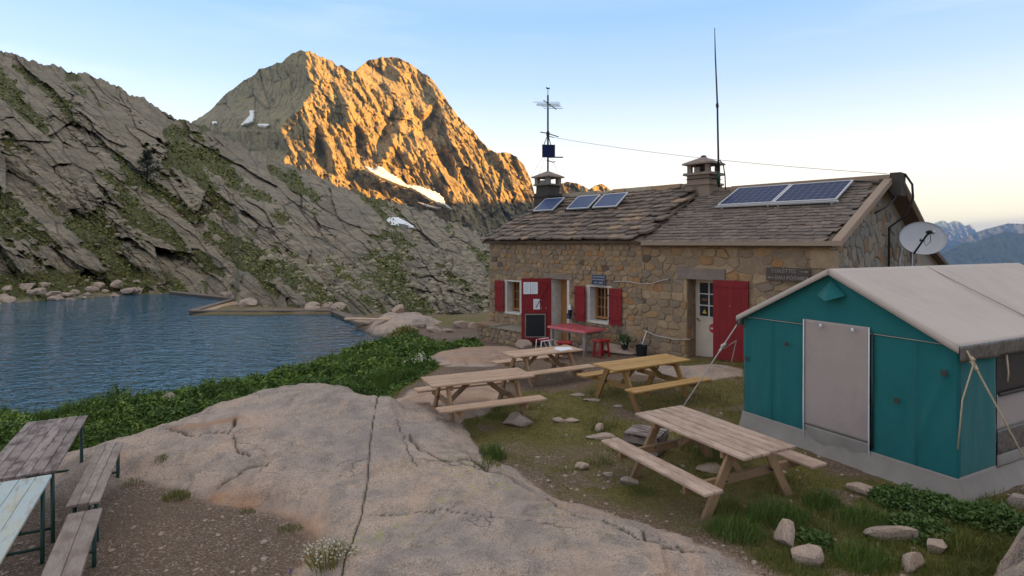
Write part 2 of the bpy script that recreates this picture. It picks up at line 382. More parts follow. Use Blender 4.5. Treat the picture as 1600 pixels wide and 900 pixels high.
def granite_nodes(t, v, sc=1.0, pink=.5):
    big = t.noise(v, .55*sc, 6, .62, .4); mid = t.noise(v, 3.3*sc, 6, .7); fine = t.voro(v, 120*sc); fine2 = t.noise(v, 62*sc, 3, .65)
    c = t.mix(t.ramp(big, [(.35, 0.0), (.62, 1.0)]), (.41, .31, .25), (.55, .385, .285))
    c = t.mix(t.ramp(mid, [(.38, .55), (.55, 0.0)]), c, (.15, .135, .125))
    c = t.mix(t.ramp(mid, [(.6, 0.0), (.75, .5)]), c, (.55, .42, .33))
    c = t.mix(t.ramp(fine2, [(.38, .6), (.5, 0.0)]), c, (.12, .095, .085))
    c = t.mix(t.ramp(fine2, [(.54, 0.0), (.66, .45)]), c, (.62, .49, .41))
    return c, big, mid, fine2
def mat_ground():
    t = NT('ground'); v = t.tc(); c, big, mid, fine = granite_nodes(t, v)
    # lichen and rust on the rock
    li = t.math('MULTIPLY', t.ramp(t.noise(v, 14, 5, .75), [(.55, 0.0), (.60, 1.0)]), t.attr('lichen'))
    c = t.mix(t.math('MULTIPLY', li, .8), c, (.33, .34, .05))
    c = t.mix(t.math('MULTIPLY', t.attr('rust'), t.ramp(t.noise(v, 2.5, 6, .65), [(.35, .4), (.6, 1.0)])), c, (.40, .20, .10))
    wv = t.node('VectorMath', {0: v, 1: t.node('TexNoise', {'Vector': v, 'Scale': 1.3, 'Detail': 4}).outputs['Color']}, operation='ADD').outputs[0]
    fr = t.voro(t.map(wv, (1, .55, 1), (0, 0, R(30))), .75, 'DISTANCE_TO_EDGE'); frm = t.math('MULTIPLY', t.ramp(fr, [(0.0, 1.0), (.006, 0.0)]), t.ramp(t.noise(v, .9, 3), [(.50, 0.0), (.62, .7)]))
    c = t.mix(t.math('MULTIPLY', frm, .8), c, (.07, .055, .045))
    pt = t.noise(t.map(v, (.8, 1.6, 1)), .8, 7, .7, .6); c = t.mix(t.ramp(pt, [(.5, 0.0), (.62, .45)]), c, (.30, .245, .22))
    stn = t.noise(t.map(v, (2.4, .55, 1), (0, 0, R(-22))), 1.1, 6, .68, .5); c = t.mix(t.ramp(stn, [(.54, 0.0), (.66, .35)]), c, (.22, .175, .15)); c = t.mix(t.ramp(stn, [(.36, .35), (.44, 0.0)]), c, (.58, .36, .23))
    c = t.mix(t.attr('crack'), c, (.05, .045, .035))
    # gravel
    gv = t.voro(v, 62, 'F1', 'Color'); gd = t.voro(v, 62); gb = t.noise(v, .9, 5, .6)
    sep = t.node('SeparateColor', {0: gv}).outputs[0]
    g = t.ramp(sep, [(0, (.13, .075, .045)), (.5, (.21, .13, .08)), (.85, (.29, .19, .125)), (.97, (.52, .42, .34))])
    g = t.mix(t.ramp(gb, [(.35, .65), (.65, .1)]), g, (.17, .105, .066))
    c = t.mix(t.attr('gravel'), c, g)
    # soil / moss under the grass
    ms = t.mix(t.noise(v, 4.5, 6, .7), (.085, .090, .016), (.32, .225, .05)); ms = t.mix(t.ramp(t.noise(v, 22, 4, .7), [(.38, .6), (.52, 0.0)]), ms, (.04, .03, .014))
    c = t.mix(t.attr('green'), c, ms)
    wet = t.attr('wet'); c = t.mix(wet, c, (.05, .045, .04))
    n = t.bump(t.math('MULTIPLY', gd, t.attr('gravel')), .03, .8); n = t.bump(mid, .07, .8, n); n = t.bump(fine, .016, .9, n); n = t.bump(t.math('SUBTRACT', 1.0, frm), .03, .7, n)
    return t.fin(c, .9, n)
M_ground = mat_ground()
def mat_rock(name='boulder', pink=1.0, lich=0.0):
    t = NT(name); v = offs(t, (1, 1, 1)); c, big, mid, fine = granite_nodes(t, v, 1.0)
    c = t.mix(.35, c, (.36, .25, .185)) if pink else c
    return t.fin(c, .9, t.bump(mid, .03, .7, t.bump(fine, .008, .7)))
M_rock = mat_rock()
M_screer = plain('scree_stone', (.30, .24, .165), .9, .35, .8)
def mat_hill():
    t = NT('hillside'); v = t.tc(); big = t.noise(v, .05, 5, .6); mid = t.noise(t.map(v, (1, 1, 1)), .6, 7, .7); fine = t.noise(v, 4.5, 5, .75)
    c = t.mix(t.ramp(t.attr('cid'), [(0.0, 0.0), (1.0, 1.0)]), (.22, .175, .115), (.36, .28, .185))
    c = t.mix(t.ramp(big, [(.4, 0.0), (.65, .6)]), c, (.38, .285, .19))
    c = t.mix(t.ramp(mid, [(.38, .7), (.52, 0.0)]), c, (.15, .12, .085)); c = t.mix(t.ramp(mid, [(.58, 0.0), (.72, .55)]), c, (.44, .36, .26))
    c = t.mix(t.ramp(fine, [(.36, .55), (.5, 0.0)]), c, (.085, .075, .06)); lc = t.noise(t.map(v, (1, 1, 1)), .22, 6, .7); c = t.mix(t.ramp(lc, [(.48, 0.0), (.60, .6)]), c, (.15, .125, .085)); c = t.mix(t.math('MULTIPLY', t.attr('crack'), .9), c, (.05, .04, .03))
    g = t.mix(t.noise(v, .7, 5, .7), (.055, .070, .010), (.19, .15, .03)); g = t.mix(t.ramp(t.noise(v, 3.2, 5, .75), [(.4, .75), (.58, 0.0)]), g, (.014, .018, .006))
    c = t.mix(t.ramp(t.math('ADD', t.attr('green'), t.math('MULTIPLY', t.math('SUBTRACT', t.noise(v, 1.6, 6, .75), .5), .9)), [(.44, 0.0), (.56, 1.0)]), c, g)
    n = t.bump(mid, .8, .8); n = t.bump(fine, .16, .8, n)
    return t.fin(c, .93, n)
M_hill = mat_hill()
def mat_peak(name, a, b, d, sc=1.0, green=0.0):
    t = NT(name); v = t.tc(); big = t.noise(v, .0045*sc, 6, .6); mid = t.noise(t.map(v, (1, 1, .45), (0, R(25), 0)), .018*sc, 9, .72); fine = t.noise(v, .09*sc, 6, .75)
    c = t.mix(big, a, b); c = t.mix(t.ramp(mid, [(.38, .85), (.52, 0.0)]), c, d); c = t.mix(t.ramp(fine, [(.38, .6), (.52, 0.0)]), c, d)
    if green: c = t.mix(t.math('MULTIPLY', t.ramp(t.math('ADD', mid, t.attr('green')), [(.75, 0.0), (.95, 1.0)]), green), c, (.075, .075, .025))
    n = t.bump(mid, 20/sc, .8); n = t.bump(fine, 4.5/sc, .8, n); return t.fin(c, .95, n)
M_peak = mat_peak('peak_rock', (.25, .19, .10), (.38, .295, .14), (.06, .05, .038), 1, .35)
M_farm = mat_peak('far_rock', (.16, .15, .15), (.24, .21, .20), (.10, .10, .11), .25)
M_farg = mat_peak('far_forest', (.045, .06, .05), (.07, .08, .065), (.03, .04, .035), .25)
def mat_water():
    t = NT('lake_water'); v = t.tc()
    wv = t.map(v, (1, 1.6, 1), (0, 0, R(14)))
    a = t.noise(wv, 2.9, 2, .5, .5); b = t.noise(wv, 1.1, 2, .5, .3); c = t.noise(t.map(v, (1, 1.6, 1)), 8, 2, .5)
    wind = t.ramp(t.noise(v, .12, 3), [(.35, .6), (.65, 1.0)])
    h = t.math('ADD', t.math('MULTIPLY', t.math('MULTIPLY', a, wind), .070), t.math('ADD', t.math('MULTIPLY', b, .075), t.math('MULTIPLY', c, .008)))
    n = t.bump(h, 1.0, 1.0)
    return t.fin(t.mix(t.noise(v, .15, 3), (.003, .050, .085), (.006, .070, .115)), .035, n, IOR=1.33, Specular_IOR_Level=.5)
M_water = mat_water()

# ================================================================== TERRAIN
WATER = -1.0
LAKE = [(-60, 3), (-16, 7.5), (-12.5, 10.2), (-10.4, 11.6), (-8.6, 13.4), (-7.3, 15.8), (-6.0, 19.3), (-4.9, 21.6), (-4.8, 23.2), (-6.4, 25.4), (-7.4, 27.4),
        (-7.8, 28.6), (-9.8, 32.0), (-17.6, 31.7), (-19.0, 39.7), (-26.5, 45.2), (-31, 44), (-36, 40.5), (-42, 39), (-60, 38)]
def P2(pts, z=.1): return [tuple(onz(px, py, z)[:2]) for px, py in pts]
SLAB = P2([(60, 712), (170, 690), (230, 678), (300, 656), (400, 634), (470, 626), (520, 622), (572, 628), (592, 645), (640, 632), (700, 640), (722, 662), (742, 690), (765, 722),
           (800, 722), (835, 748), (870, 775), (960, 798), (1060, 826), (1140, 852), (1200, 880), (1290, 905), (1330, 1000), (1000, 1200), (640, 1200), (430, 900), (470, 872), (494, 835), (465, 800),
           (400, 782), (330, 772), (290, 752), (225, 742), (190, 745), (150, 760), (60, 770)])
SLABB = P2([(600, 640), (640, 612), (700, 604), (760, 602), (790, 612), (775, 640), (742, 655), (700, 668), (640, 655)], -.02)
SLABC = P2([(664, 548), (700, 544), (755, 538), (800, 540), (830, 548), (800, 566), (770, 580), (700, 580), (672, 562)], -.25)
SLABD = P2([(566, 516), (600, 504), (655, 504), (690, 512), (676, 522), (640, 528), (600, 536)], -.9)
SLABE = P2([(1495, 905), (1520, 868), (1570, 838), (1640, 815), (1900, 850), (1900, 1100), (1500, 1100)], .25)
SLABF = P2([(1080, 572), (1105, 566), (1160, 578), (1165, 592), (1110, 596), (1030, 590), (980, 578), (1000, 570)], .1)
VEG = P2([(-120, 700), (0, 678), (60, 670), (130, 664), (190, 654), (250, 640), (330, 620), (400, 599), (470, 576), (540, 557), (598, 546), (640, 537)], -.95)+P2([(690, 532), (742, 519), (752, 534), (715, 546), (668, 556), (684, 578), (655, 602), (625, 622)], -.2)+P2([
       (592, 636), (575, 632), (520, 626), (470, 628), (400, 640), (320, 656), (250, 672), (190, 690), (140, 700), (60, 716), (-120, 745)], .0)
GREEN = P2([(735, 680), (700, 655), (760, 625), (830, 612), (905, 612), (960, 650), (1050, 655), (1180, 640), (1300, 740), (1700, 780), (1700, 1000), (1230, 905), (1130, 850), (1000, 805), (880, 775), (830, 742), (790, 722), (760, 715)], 0)
GREEN2 = P2([(1060, 560), (1180, 560), (1230, 640), (1080, 640), (980, 640), (900, 612), (930, 596), (1050, 600)], .05)
GREEN3 = P2([(640, 505), (680, 496), (760, 498), (760, 520), (720, 516), (655, 515)], -.7)
CRACKS = [(P2([(592, 642), (586, 668), (578, 712), (574, 752), (566, 800), (552, 850), (530, 905)], .2), .012, .03),
          (P2([(640, 700), (665, 728), (700, 745), (735, 738), (770, 728)], .15), .02, .04), (P2([(735, 738), (765, 757), (800, 764), (850, 792)], .15), .035, .08),
          (P2([(700, 745), (790, 770), (850, 800), (1010, 870), (1060, 872)], .12), .014, .03), (P2([(1000, 852), (1012, 872), (1060, 880), (1110, 876)], .1), .02, .04),
          (P2([(340, 742), (380, 732), (415, 728)], .2), .03, .05), (P2([(365, 681), (372, 698), (392, 706)], .3), .016, .03), (P2([(455, 643), (515, 638)], .4), .02, .04),
          (P2([(258, 671), (300, 679), (360, 679), (372, 664)], .3), .022, .05), (P2([(570, 822), (660, 830), (760, 850), (900, 862)], .1), .012, .02), (P2([(620, 680), (640, 730), (652, 748)], .15), .01, .02)]
def base_z(x, y):
    b = -.05*np.maximum(0, y-12)+.04*np.clip(x, 0, 8)*sst(8.5, 13.5, y)
    b = np.maximum(b, -.55-.02*np.maximum(0, y-24)); return b
def terrain(x, y, full=True):
    x = np.asarray(x, float); y = np.asarray(y, float)
    b = base_z(x, y)
    land = -poly_sd(LAKE, x, y)+.25*perlin(x*.9, y*.9, 5)
    sl = poly_sd(SLAB, x, y)+.05*perlin(x*2.6, y*2.6, 8)+.02*perlin(x*9, y*9, 9)
    r = math.hypot
    hump = .26*np.exp(-(((x+3.4)/2.1)**2+((y-9.4)/1.25)**2))
    crk = line_d(CRACKS[0][0], x, y)
    side = sst(-.35, .0, -(x-np.interp(y, [4, 6, 7.5, 9.2, 10.2], [-2.0, -1.65, -1.72, -2.0, -2.15])))
    hump = hump*side+.07*side*sst(8.2, 9.4, y)
    dome = .20*sst(-.02, .55, sl)+.10*sst(.2, 1.9, sl)+hump*sst(0, .35, sl)
    und = .045*fbm(x*.55, y*.55, 3, 3)+.018*fbm(x*2.2+.4*y, y*1.5, 4, 4)+.007*fbm(x*9, y*9, 3, 6)
    bl, cd_, cid = blocks((x*.8+y*.35)*.62, (y*.8-x*.3)*.85, 21, .35)
    tq = fbm(x*.30+y*.1, y*.55, 4, 17)*7; z_sheet = .026*(np.floor(tq)+sst(0, .10, tq-np.floor(tq)))
    tq = fbm(x*.8+7, y*1.1, 4, 18)*5; z_sheet = z_sheet+.010*(np.floor(tq)+sst(0, .12, tq-np.floor(tq)))
    step = z_sheet+.05*bl*sst(.1, .9, sl)*sst(-1.6, -.4, x)      # low broken ledges on the right half of the slab
    z = b+dome+np.where(sl > 0, und+step, .02*fbm(x*1.3, y*1.3, 4, 12)+.008*fbm(x*7, y*7, 3, 13))
    z = z+.05*sst(.0, .8, poly_sd(GREEN, x, y))*fbm(x*1.6, y*1.6, 3, 14)
    grv = x*0+sst(.12, -.12, sl)
    for Pg, hh in ((SLABB, .07), (SLABC, .10), (SLABD, .26), (SLABE, .75), (SLABF, .10)):
        s2 = poly_sd(Pg, x, y)+.12*perlin(x*1.8, y*1.8, 31)+.03*perlin(x*7, y*7, 32)
        bb, c2, _ = blocks(x*.7, y*.7, 25, .4)
        z = z+hh*sst(0, .5, s2)*(1+.35*bb); grv = grv*sst(.06, -.06, s2)
        if Pg is SLABE: z = z+.35*sst(.3, 1.6, s2)
    z = z-.15*sst(.0, .25, poly_sd(VEG, x, y))*sst(9, 13, y)
    crack = x*0
    for pts, wd, dp in CRACKS:
        jg = .010 if pts is CRACKS[0][0] else .03
        d = line_d(pts, x+jg*perlin(x*5, y*5, 41), y+jg*perlin(x*5+9, y*5, 42)); g = np.exp(-(d/wd)**2)
        z = z-dp*g; crack = np.maximum(crack, sst(.35, .9, g))
    # lake bank
    wb = 1.4+2.2*sst(22, 15, y)*sst(3, -3, x); bank = np.clip((land+.1)/wb, 0, 1)**.8; bank = bank*bank*(3-2*bank)*.35+bank*.65; z = np.where(land < wb, (-1.03+.3*np.clip(land, -6, 0))*(1-bank)+z*bank, z)
    z = np.where(land < -.6, np.minimum(z, -1.2), z)
    bedrock = .3*sst(0, 3, poly_sd(P2([(560, 545), (600, 500), (760, 490), (700, 540)], -.9), x, y))
    if not full: return z
    green = np.maximum.reduce([sst(-.15, .25, poly_sd(GREEN, x, y)+.25*perlin(x*1.2, y*1.2, 51)), sst(-.1, .2, poly_sd(GREEN2, x, y)+.2*perlin(x*1.5, y*1.5, 52))*.9,
                               sst(-.1, .2, poly_sd(GREEN3, x, y)), sst(-.25, .05, poly_sd(VEG, x, y))])
    nz = fbm(x*.9, y*.9, 5, 55)+.25*fbm(x*4, y*4, 3, 56)
    gp = sst(-.40, -.12, nz+.0)            # gravel shows through in patches
    path = np.exp(-(line_d(P2([(800, 700), (850, 718), (930, 705), (960, 730)], 0), x, y)/.32)**2)*.9
    under = np.exp(-(((x-2.3)/.9)**2+((y-6.3)/.6)**2))*.7
    green = green*np.clip(gp*1.0+.12, 0, 1)*(1-path*.8)*(1-under)
    green = np.where(poly_sd(VEG, x, y) > -.1, 1, green)
    green = np.clip(green*grv+(y > 28)*sst(-.3, .1, nz)*.8, 0, 1)
    rust = np.exp(-(line_d(P2([(270, 676), (320, 676), (368, 672)], .25), x, y)/.09)**2)
    rust = np.maximum(rust, .85*np.exp(-(line_d(P2([(330, 772), (400, 785), (470, 812), (492, 840), (470, 880)], .03), x, y)/.16)**2))
    rust = np.maximum(rust, .6*sst(.0, .3, poly_sd(SLABB, x, y))*1.0); rust = np.maximum(rust, .6*sst(.0, .3, poly_sd(SLABC, x, y)))
    rust = np.maximum(rust, .8*np.exp(-(((x+.0-onz(880, 818)[0])/.35)**2+((y-onz(880, 818)[1])/.12)**2)))
    rust = rust+.45*sst(.1, .6, fbm(x*.6, y*.9, 4, 61))*sst(6.5, 5.2, y+x*.0)
    lich = sst(-.1, .35, fbm(x*.8, y*1.2, 4, 65))*np.exp(-(((x-onz(690, 830)[0])/1.25)**2+((y-onz(690, 830)[1])/.9)**2))
    wet = sst(.35, -.05, land)*(y < 60)
    return z, np.clip(grv, 0, 1), green, np.clip(rust, 0, 1), np.clip(lich*2.2, 0, 1), crack, wet, land, sl
def tz(x, y): return float(terrain(np.array([x]), np.array([y]), False)[0])

NA, NR_ = 820, 640
ang = np.linspace(R(-56), R(56), NA); rad = 2.2*np.exp(np.linspace(0, math.log(70/2.2), NR_)**1.0)
AA, RR = np.meshgrid(ang, rad, indexing='ij'); gx = (RR*np.sin(AA)).ravel(); gy = (RR*np.cos(AA)).ravel()
gz, grv, grn, rst, lch, crk, wet, lnd, slb = terrain(gx, gy)
edge = sst(58, 70, np.hypot(gx, gy)); gz = gz-edge*1.0
me = npmesh('ground', np.stack([gx, gy, gz], 1), gridfaces(NA, NR_), M_ground, True,
            {'gravel': grv, 'green': grn, 'rust': rst, 'lichen': lch, 'crack': crk, 'wet': wet})
# the bare granite outcrop is its own piece of the setting: split the sheet along its edge
import bmesh
fidx = gridfaces(NA, NR_); isrock = (slb[fidx].min(1) > .02)
def submesh(name, sel):
    f = fidx[sel]; u, inv = np.unique(f.ravel(), return_inverse=True)
    V = np.stack([gx, gy, gz], 1)[u]
    return npmesh(name, V, inv.reshape(f.shape), M_ground, True, {'gravel': grv[u], 'green': grn[u], 'rust': rst[u], 'lichen': lch[u], 'crack': crk[u], 'wet': wet[u]})
bpy.data.meshes.remove(me)
tag(link('ground', submesh('ground', ~isrock)), kind='structure')
tag(link('granite_outcrop', submesh('granite_outcrop', isrock)), kind='structure')
# the rest of the basin and the valley, out to the horizon
NA2, NR2 = 240, 70
ang = np.linspace(0, 2*math.pi, NA2); rad = 2.0*np.exp(np.linspace(0, math.log(60000/2.0), NR2))
AA, RR = np.meshgrid(ang, rad, indexing='ij'); x = (RR*np.sin(AA)).ravel(); y = (RR*np.cos(AA)).ravel(); r_ = np.hypot(x, y)
infront = (np.abs(np.arctan2(x, y)) < R(58))
zz = np.where(r_ < 66, np.where(infront, -3.2, -.25), -3.2); zz = np.where(r_ >= 66, -3.2-.12*np.maximum(0, r_-150)*(r_ < 4000)-(460+1700*np.clip((r_-4000)/9000, 0, 1))*(r_ >= 4000), zz)+np.minimum(12, r_*.02)*fbm(x*.01, y*.01, 4, 71)*(r_ > 80)
zero = np.zeros(len(x)); me = npmesh('valley', np.stack([x, y, zz], 1), gridfaces(NA2, NR2), M_hill, True, {'green': .6+.4*fbm(x*.02, y*.02, 3, 72), 'cid': zero+.4, 'crack': zero})
tag(link('valley', me), kind='structure')
# lake
wx = np.linspace(-62, -3.0, 60); wy = np.linspace(2, 50, 50); WX, WY = np.meshgrid(wx, wy, indexing='ij')
tag(link('lake_water', npmesh('lake_water', np.stack([WX.ravel(), WY.ravel(), np.full(WX.size, WATER)], 1), gridfaces(60, 50), M_water)), kind='structure')

# ------------------------------------------------------------------ hillside across the lake
def polar_surface(cols, base, sky_, dist0, dist1, nrow, z_of=None):
    """columns in image pixels choose bearings and carry the traced skyline; base/sky_ give elevation tangents, dist0/dist1 metres"""
HPX = np.linspace(-560, 930, 900)
q = (HPX-HX)/FPX
i_ = lambda xs, ys: np.interp(HPX, xs, ys)
r0 = i_([-560, 0, 110, 230, 300, 364, 374, 525, 556, 640, 700, 770, 930], [33, 38, 41, 45.5, 46.3, 40.6, 33.5, 32.9, 29.5, 28.5, 29.5, 30, 38])
z0 = i_([-560, 300, 366, 560, 640, 930], [-1.15, -1.1, -.9, -.8, -.75, -.8])
r1 = i_([-560, -200, 0, 200, 400, 560, 700, 770, 930], [150, 165, 170, 160, 150, 142, 132, 128, 120])
sk = i_([-560, -300, -100, 0, 30, 60, 120, 160, 180, 230, 262, 300, 335, 400, 440, 480, 520, 560, 600, 640, 680, 720, 770, 850, 930],
        [-60, -10, 52, 80, 86, 98, 113, 124, 133, 158, 178, 192, 207, 237, 252, 268, 287, 300, 312, 322, 336, 352, 374, 405, 420])
tan1 = (HY-sk)/FPX; tan0 = (z0-EYE)/r0
z1 = EYE+tan1*r1
NROW = 470; NB = 40
tt = np.linspace(0, 1, NROW)**.92
TT = tan0[:, None]+(tan1-tan0)[:, None]*tt[None, :]
k = ((z1-z0)/(r1-r0))[:, None]
RRh = ((z0-EYE)-k[:, 0]*r0)[:, None]/(TT-k)
Z = EYE+TT*RRh
# beyond the crest
bt = np.linspace(0, 1, NB)[1:]; Rb = r1[:, None]+bt[None, :]*90; Zb = z1[:, None]-bt[None, :]*26
RRh = np.hstack([RRh, Rb]); Z = np.hstack([Z, Zb]); sfrac = np.hstack([np.repeat(tt[None, :], len(HPX), 0), 1+np.repeat(bt[None, :], len(HPX), 0)])
X = q[:, None]*RRh; Y = RRh*1.0; X0, Y0, Z0 = X.ravel(), Y.ravel(), Z.ravel(); sf = sfrac.ravel()
# rock beds dip down to the right: image-angle noise coordinates turned by 38 degrees
c_, s_ = math.cos(R(40)), math.sin(R(40))
UA = np.repeat(q, RRh.shape[1])*110; WA = ((Z0-EYE)/Y0)*110
uu = UA*c_-WA*s_; ww = UA*s_+WA*c_
env = sst(0, .05, sf)*sst(1.3, 1.0, sf)
wrp = 1.4*fbm(UA*.10, WA*.12, 3, 81)+.35*fbm(UA*.5, WA*.5, 3, 80)
big, _, _ = blocks((uu+wrp)/26, (ww+wrp)/7.0, 82, .9); med, cm, cidm = blocks((uu+wrp)/9.5, (ww-wrp)/2.3, 83, 1.1); sm, cs, cids = blocks((uu+wrp*.4)/3.6, (ww+wrp*.4)/.95, 84, 1.2); ty, ct, _ = blocks(uu/.75, ww/.42, 85, 1.2)
slabm = sst(-.35, .0, fbm(uu*.07+4, ww*.12, 3, 96)+.15*big)*sst(640, 520, np.repeat(HPX, RRh.shape[1]))
rock = 6.0*big+(2.8-1.3*slabm)*med+(.85-.7*slabm)*sm+(.30-.26*slabm)*ty+5*fbm(uu/22, ww/9, 4, 86, .5, True)+(.30-.2*slabm)*fbm(UA*2.2, WA*2.2, 3, 87)+(1-slabm)*1.3*np.sqrt(np.clip(1-(worley(UA/1.6+3, WA/1.2, 97)[0]*1.5)**2, 0, 1))*sst(-.1, .3, fbm(UA*.1, WA*.14, 3, 98))
soft = fbm(uu*.045, ww*.21, 5, 88)+.33*fbm(UA*.35, WA*.5, 4, 89)-.12*big
gmask = sst(.0, .16, soft-.035)
pxr = np.repeat(HPX, RRh.shape[1])
gbase = np.exp(-((sf-.075)/.06)**2)*sst(300, 200, pxr)
gmask = np.clip(np.maximum(gmask, gbase), 0, 1)
rel = rock*(1-.55*gmask)+.5*gmask*fbm(UA*.9, WA*.9, 3, 92)
cracks_ = np.clip(sst(.10, .0, cm)*.9+sst(.10, 0, cs)*.6, 0, 1)
cracks_ = cracks_*(1-.6*slabm)
rel = (rel-.9*cracks_)*env*(Y0/110)*(.45+.55*sst(0, .15, sf))
crestn = 0
X1 = X0-UA/110*rel; Y1 = Y0-rel; Z1 = Z0-(Z0-EYE)/Y0*rel  # relief pushed along the line of sight from the camera
# rough crest
cr_ = sst(.93, 1.0, sf)*(1.1*perlin(UA*.35, UA*0, 93)+.6*perlin(UA*1.1, UA*0, 94)+.35*perlin(UA*3.0, UA*0, 95)); Z1 = Z1+cr_
crack = cracks_*(1-gmask)
me = npmesh('hillside', np.stack([X1, Y1, Z1], 1), gridfaces(*RRh.shape), M_hill, True, {'green': gmask, 'cid': np.clip(.5*cidm+.5*cids, 0, 1), 'crack': crack})
me.polygons.foreach_set('use_smooth', np.zeros(len(me.polygons), bool))
tag(link('hillside', me), kind='structure')
HILL = dict(x=X1.reshape(RRh.shape), y=Y1.reshape(RRh.shape), z=Z1.reshape(RRh.shape), g=gmask.reshape(RRh.shape), s=sf.reshape(RRh.shape))
def hillpt(px, py):
    i = int(np.argmin(np.abs(HPX-px))); tanv = (HY-py)/FPX
    tr = (HILL['z'][i]-EYE)/HILL['y'][i]; j = int(np.argmax(tr[5:] > tanv))+5
    return Vector((HILL['x'][i, j], HILL['y'][i, j], HILL['z'][i, j]))

# ------------------------------------------------------------------ the sunlit peak
def peak(name, pts, base_y, D0, slope, step, nrow, seed, mat, k_left=0, arete=None, amp=1.0, extra=None, crest=0.0):
    px = np.arange(pts[0][0], pts[-1][0]+.1, step); sy = np.interp(px, [p[0] for p in pts], [p[1] for p in pts])
    sy = sy+amp*crest*(1.6*perlin(px*.11, px*0+seed, seed)+.9*perlin(px*.35, px*0, seed+1)+.4*perlin(px*.9, px*0, seed+2))
    t = np.linspace(0, 1, nrow); PY = base_y+(sy[:, None]-base_y)*t[None, :]; PX = np.repeat(px[:, None], nrow, 1)
    m = D0/FPX                                             # metres per photo pixel at the foot
    h = np.maximum(0, (base_y-PY))*m
    Yd = D0+h*slope
    if arete is not None:
        ax = np.interp(PY, [a[1] for a in arete], [a[0] for a in arete]); dl = np.maximum(0, ax-PX)*m
        Yd = Yd+np.minimum(dl*k_left, 2300)*sst(0, 18, ax-PX+8)+np.maximum(0, PX-ax)*m*.45
    xx = PX*m; zz = -PY*m
    c, s = math.cos(R(62)), math.sin(R(62)); u = xx*c-zz*s; v = xx*s+zz*c
    wv = 60*fbm(xx*.003, zz*.003, 3, seed+5)
    rel = 150*fbm((v+wv)/420, (u)/1300, 4, seed+6, .55, True)+60*fbm((v+wv*.6)/120, u/330, 4, seed+8, .6, True)
    b1, cc, ci = blocks((v+wv*.3)/90, u/210, seed+9, 1.1); b2, cc2, _ = blocks(v/34, u/70, seed+10, 1.1); b3, _, _ = blocks(v/14, u/26, seed+12, 1.1)
    b4, _, _ = blocks(v/7, u/16, seed+13, 1.1); rel = rel+34*b1+23*b2+12*b3+5.5*b4+30*fbm(v/60, u/400, 3, seed+15, .6, True)
    if extra is not None: rel = rel+extra(PX, PY)
    rel = rel*amp*(D0/2500)*(.25+.75*sst(0, .12, t[None, :]))
    Yd = Yd-rel
    V = np.stack([((PX-HX)/FPX*Yd).ravel(), Yd.ravel(), (EYE+(HY-PY)/FPX*Yd).ravel()], 1)
    back = V.reshape(len(px), nrow, 3)[:, -1:, :]; bk = [back+np.array([0, 90*j*D0/2500, -55*j*j*.5*D0/2500]) for j in range(1, 5)]
    V = np.concatenate([V.reshape(len(px), nrow, 3)]+bk, 1)
    g = sst(-.1, .4, fbm(xx*.004, zz*.006, 4, seed+14))*.3; g = np.concatenate([g]+[g[:, -1:]]*4, 1)
    me = npmesh(name, V.reshape(-1, 3), gridfaces(len(px), nrow+4), mat, False, {'green': g.ravel()})
    return tag(link(name, me), kind='structure'), px, PX, PY, V[:, :nrow]
SK = [(270, 230), (300, 190), (318, 180), (330, 171), (342, 158), (352, 147), (366, 138), (380, 126), (398, 117), (404, 108), (420, 104), (432, 99), (440, 97), (455, 84), (470, 79), (486, 80), (500, 89), (516, 93), (528, 104),
      (536, 102), (548, 111), (556, 111), (566, 101), (576, 94), (600, 89), (622, 90), (640, 99), (655, 110), (672, 121), (688, 141), (700, 160), (716, 182), (735, 200), (752, 220), (764, 233), (776, 239), (792, 238), (806, 244), (820, 260),
      (829, 280), (836, 305), (850, 335), (880, 400)]
def ex1(px, py):
    # second summit stands behind a gully running down from the notch; a shaded hollow under the first
    g = np.interp(py, [100, 130, 160, 200, 250], [552, 600, 640, 700, 760])
    r = -190*sst(4, 26, px-g)*sst(26, 4, px-g-26)*sst(210, 150, py)*0-170*sst(0, 24, px-g)*sst(190, 120, py)
    for (cx, cy, wx, wy, a, d) in ((590, 118, 16, 20, .5, -120), (500, 235, 9, 34, .25, -150), (602, 205, 10, 26, -.35, -110), (675, 185, 10, 24, -.5, -120), (545, 175, 7, 24, .2, 90), (486, 205, 9, 36, .25, 120), (462, 160, 14, 12, 0, 110), (610, 230, 9, 26, -.4, 90), (560, 235, 9, 30, .1, -80), (640, 160, 10, 30, .4, -110), (700, 260, 8, 30, .5, -100), (735, 290, 7, 22, .6, -80)):
        r = r+d*np.exp(-(((px-cx)-(py-cy)*a)/wx)**2-((py-cy)/wy)**2)
    return r
pk, ppx, PPX, PPY, PV = peak('rocky_peak', SK, 400, 2350, .95, 1.15, 310, 101, M_peak, 5.0, [(478, 60), (478, 100), (486, 128), (484, 150), (470, 172), (448, 186), (440, 205), (452, 235), (440, 262), (430, 300), (420, 372)], 1.0, ex1, 1.0)
def surfpt(px, py):
    i = int(np.argmin(np.abs(ppx-px))); j = int(np.argmin(np.abs(PPY[i]-py))); return PV[i, j]
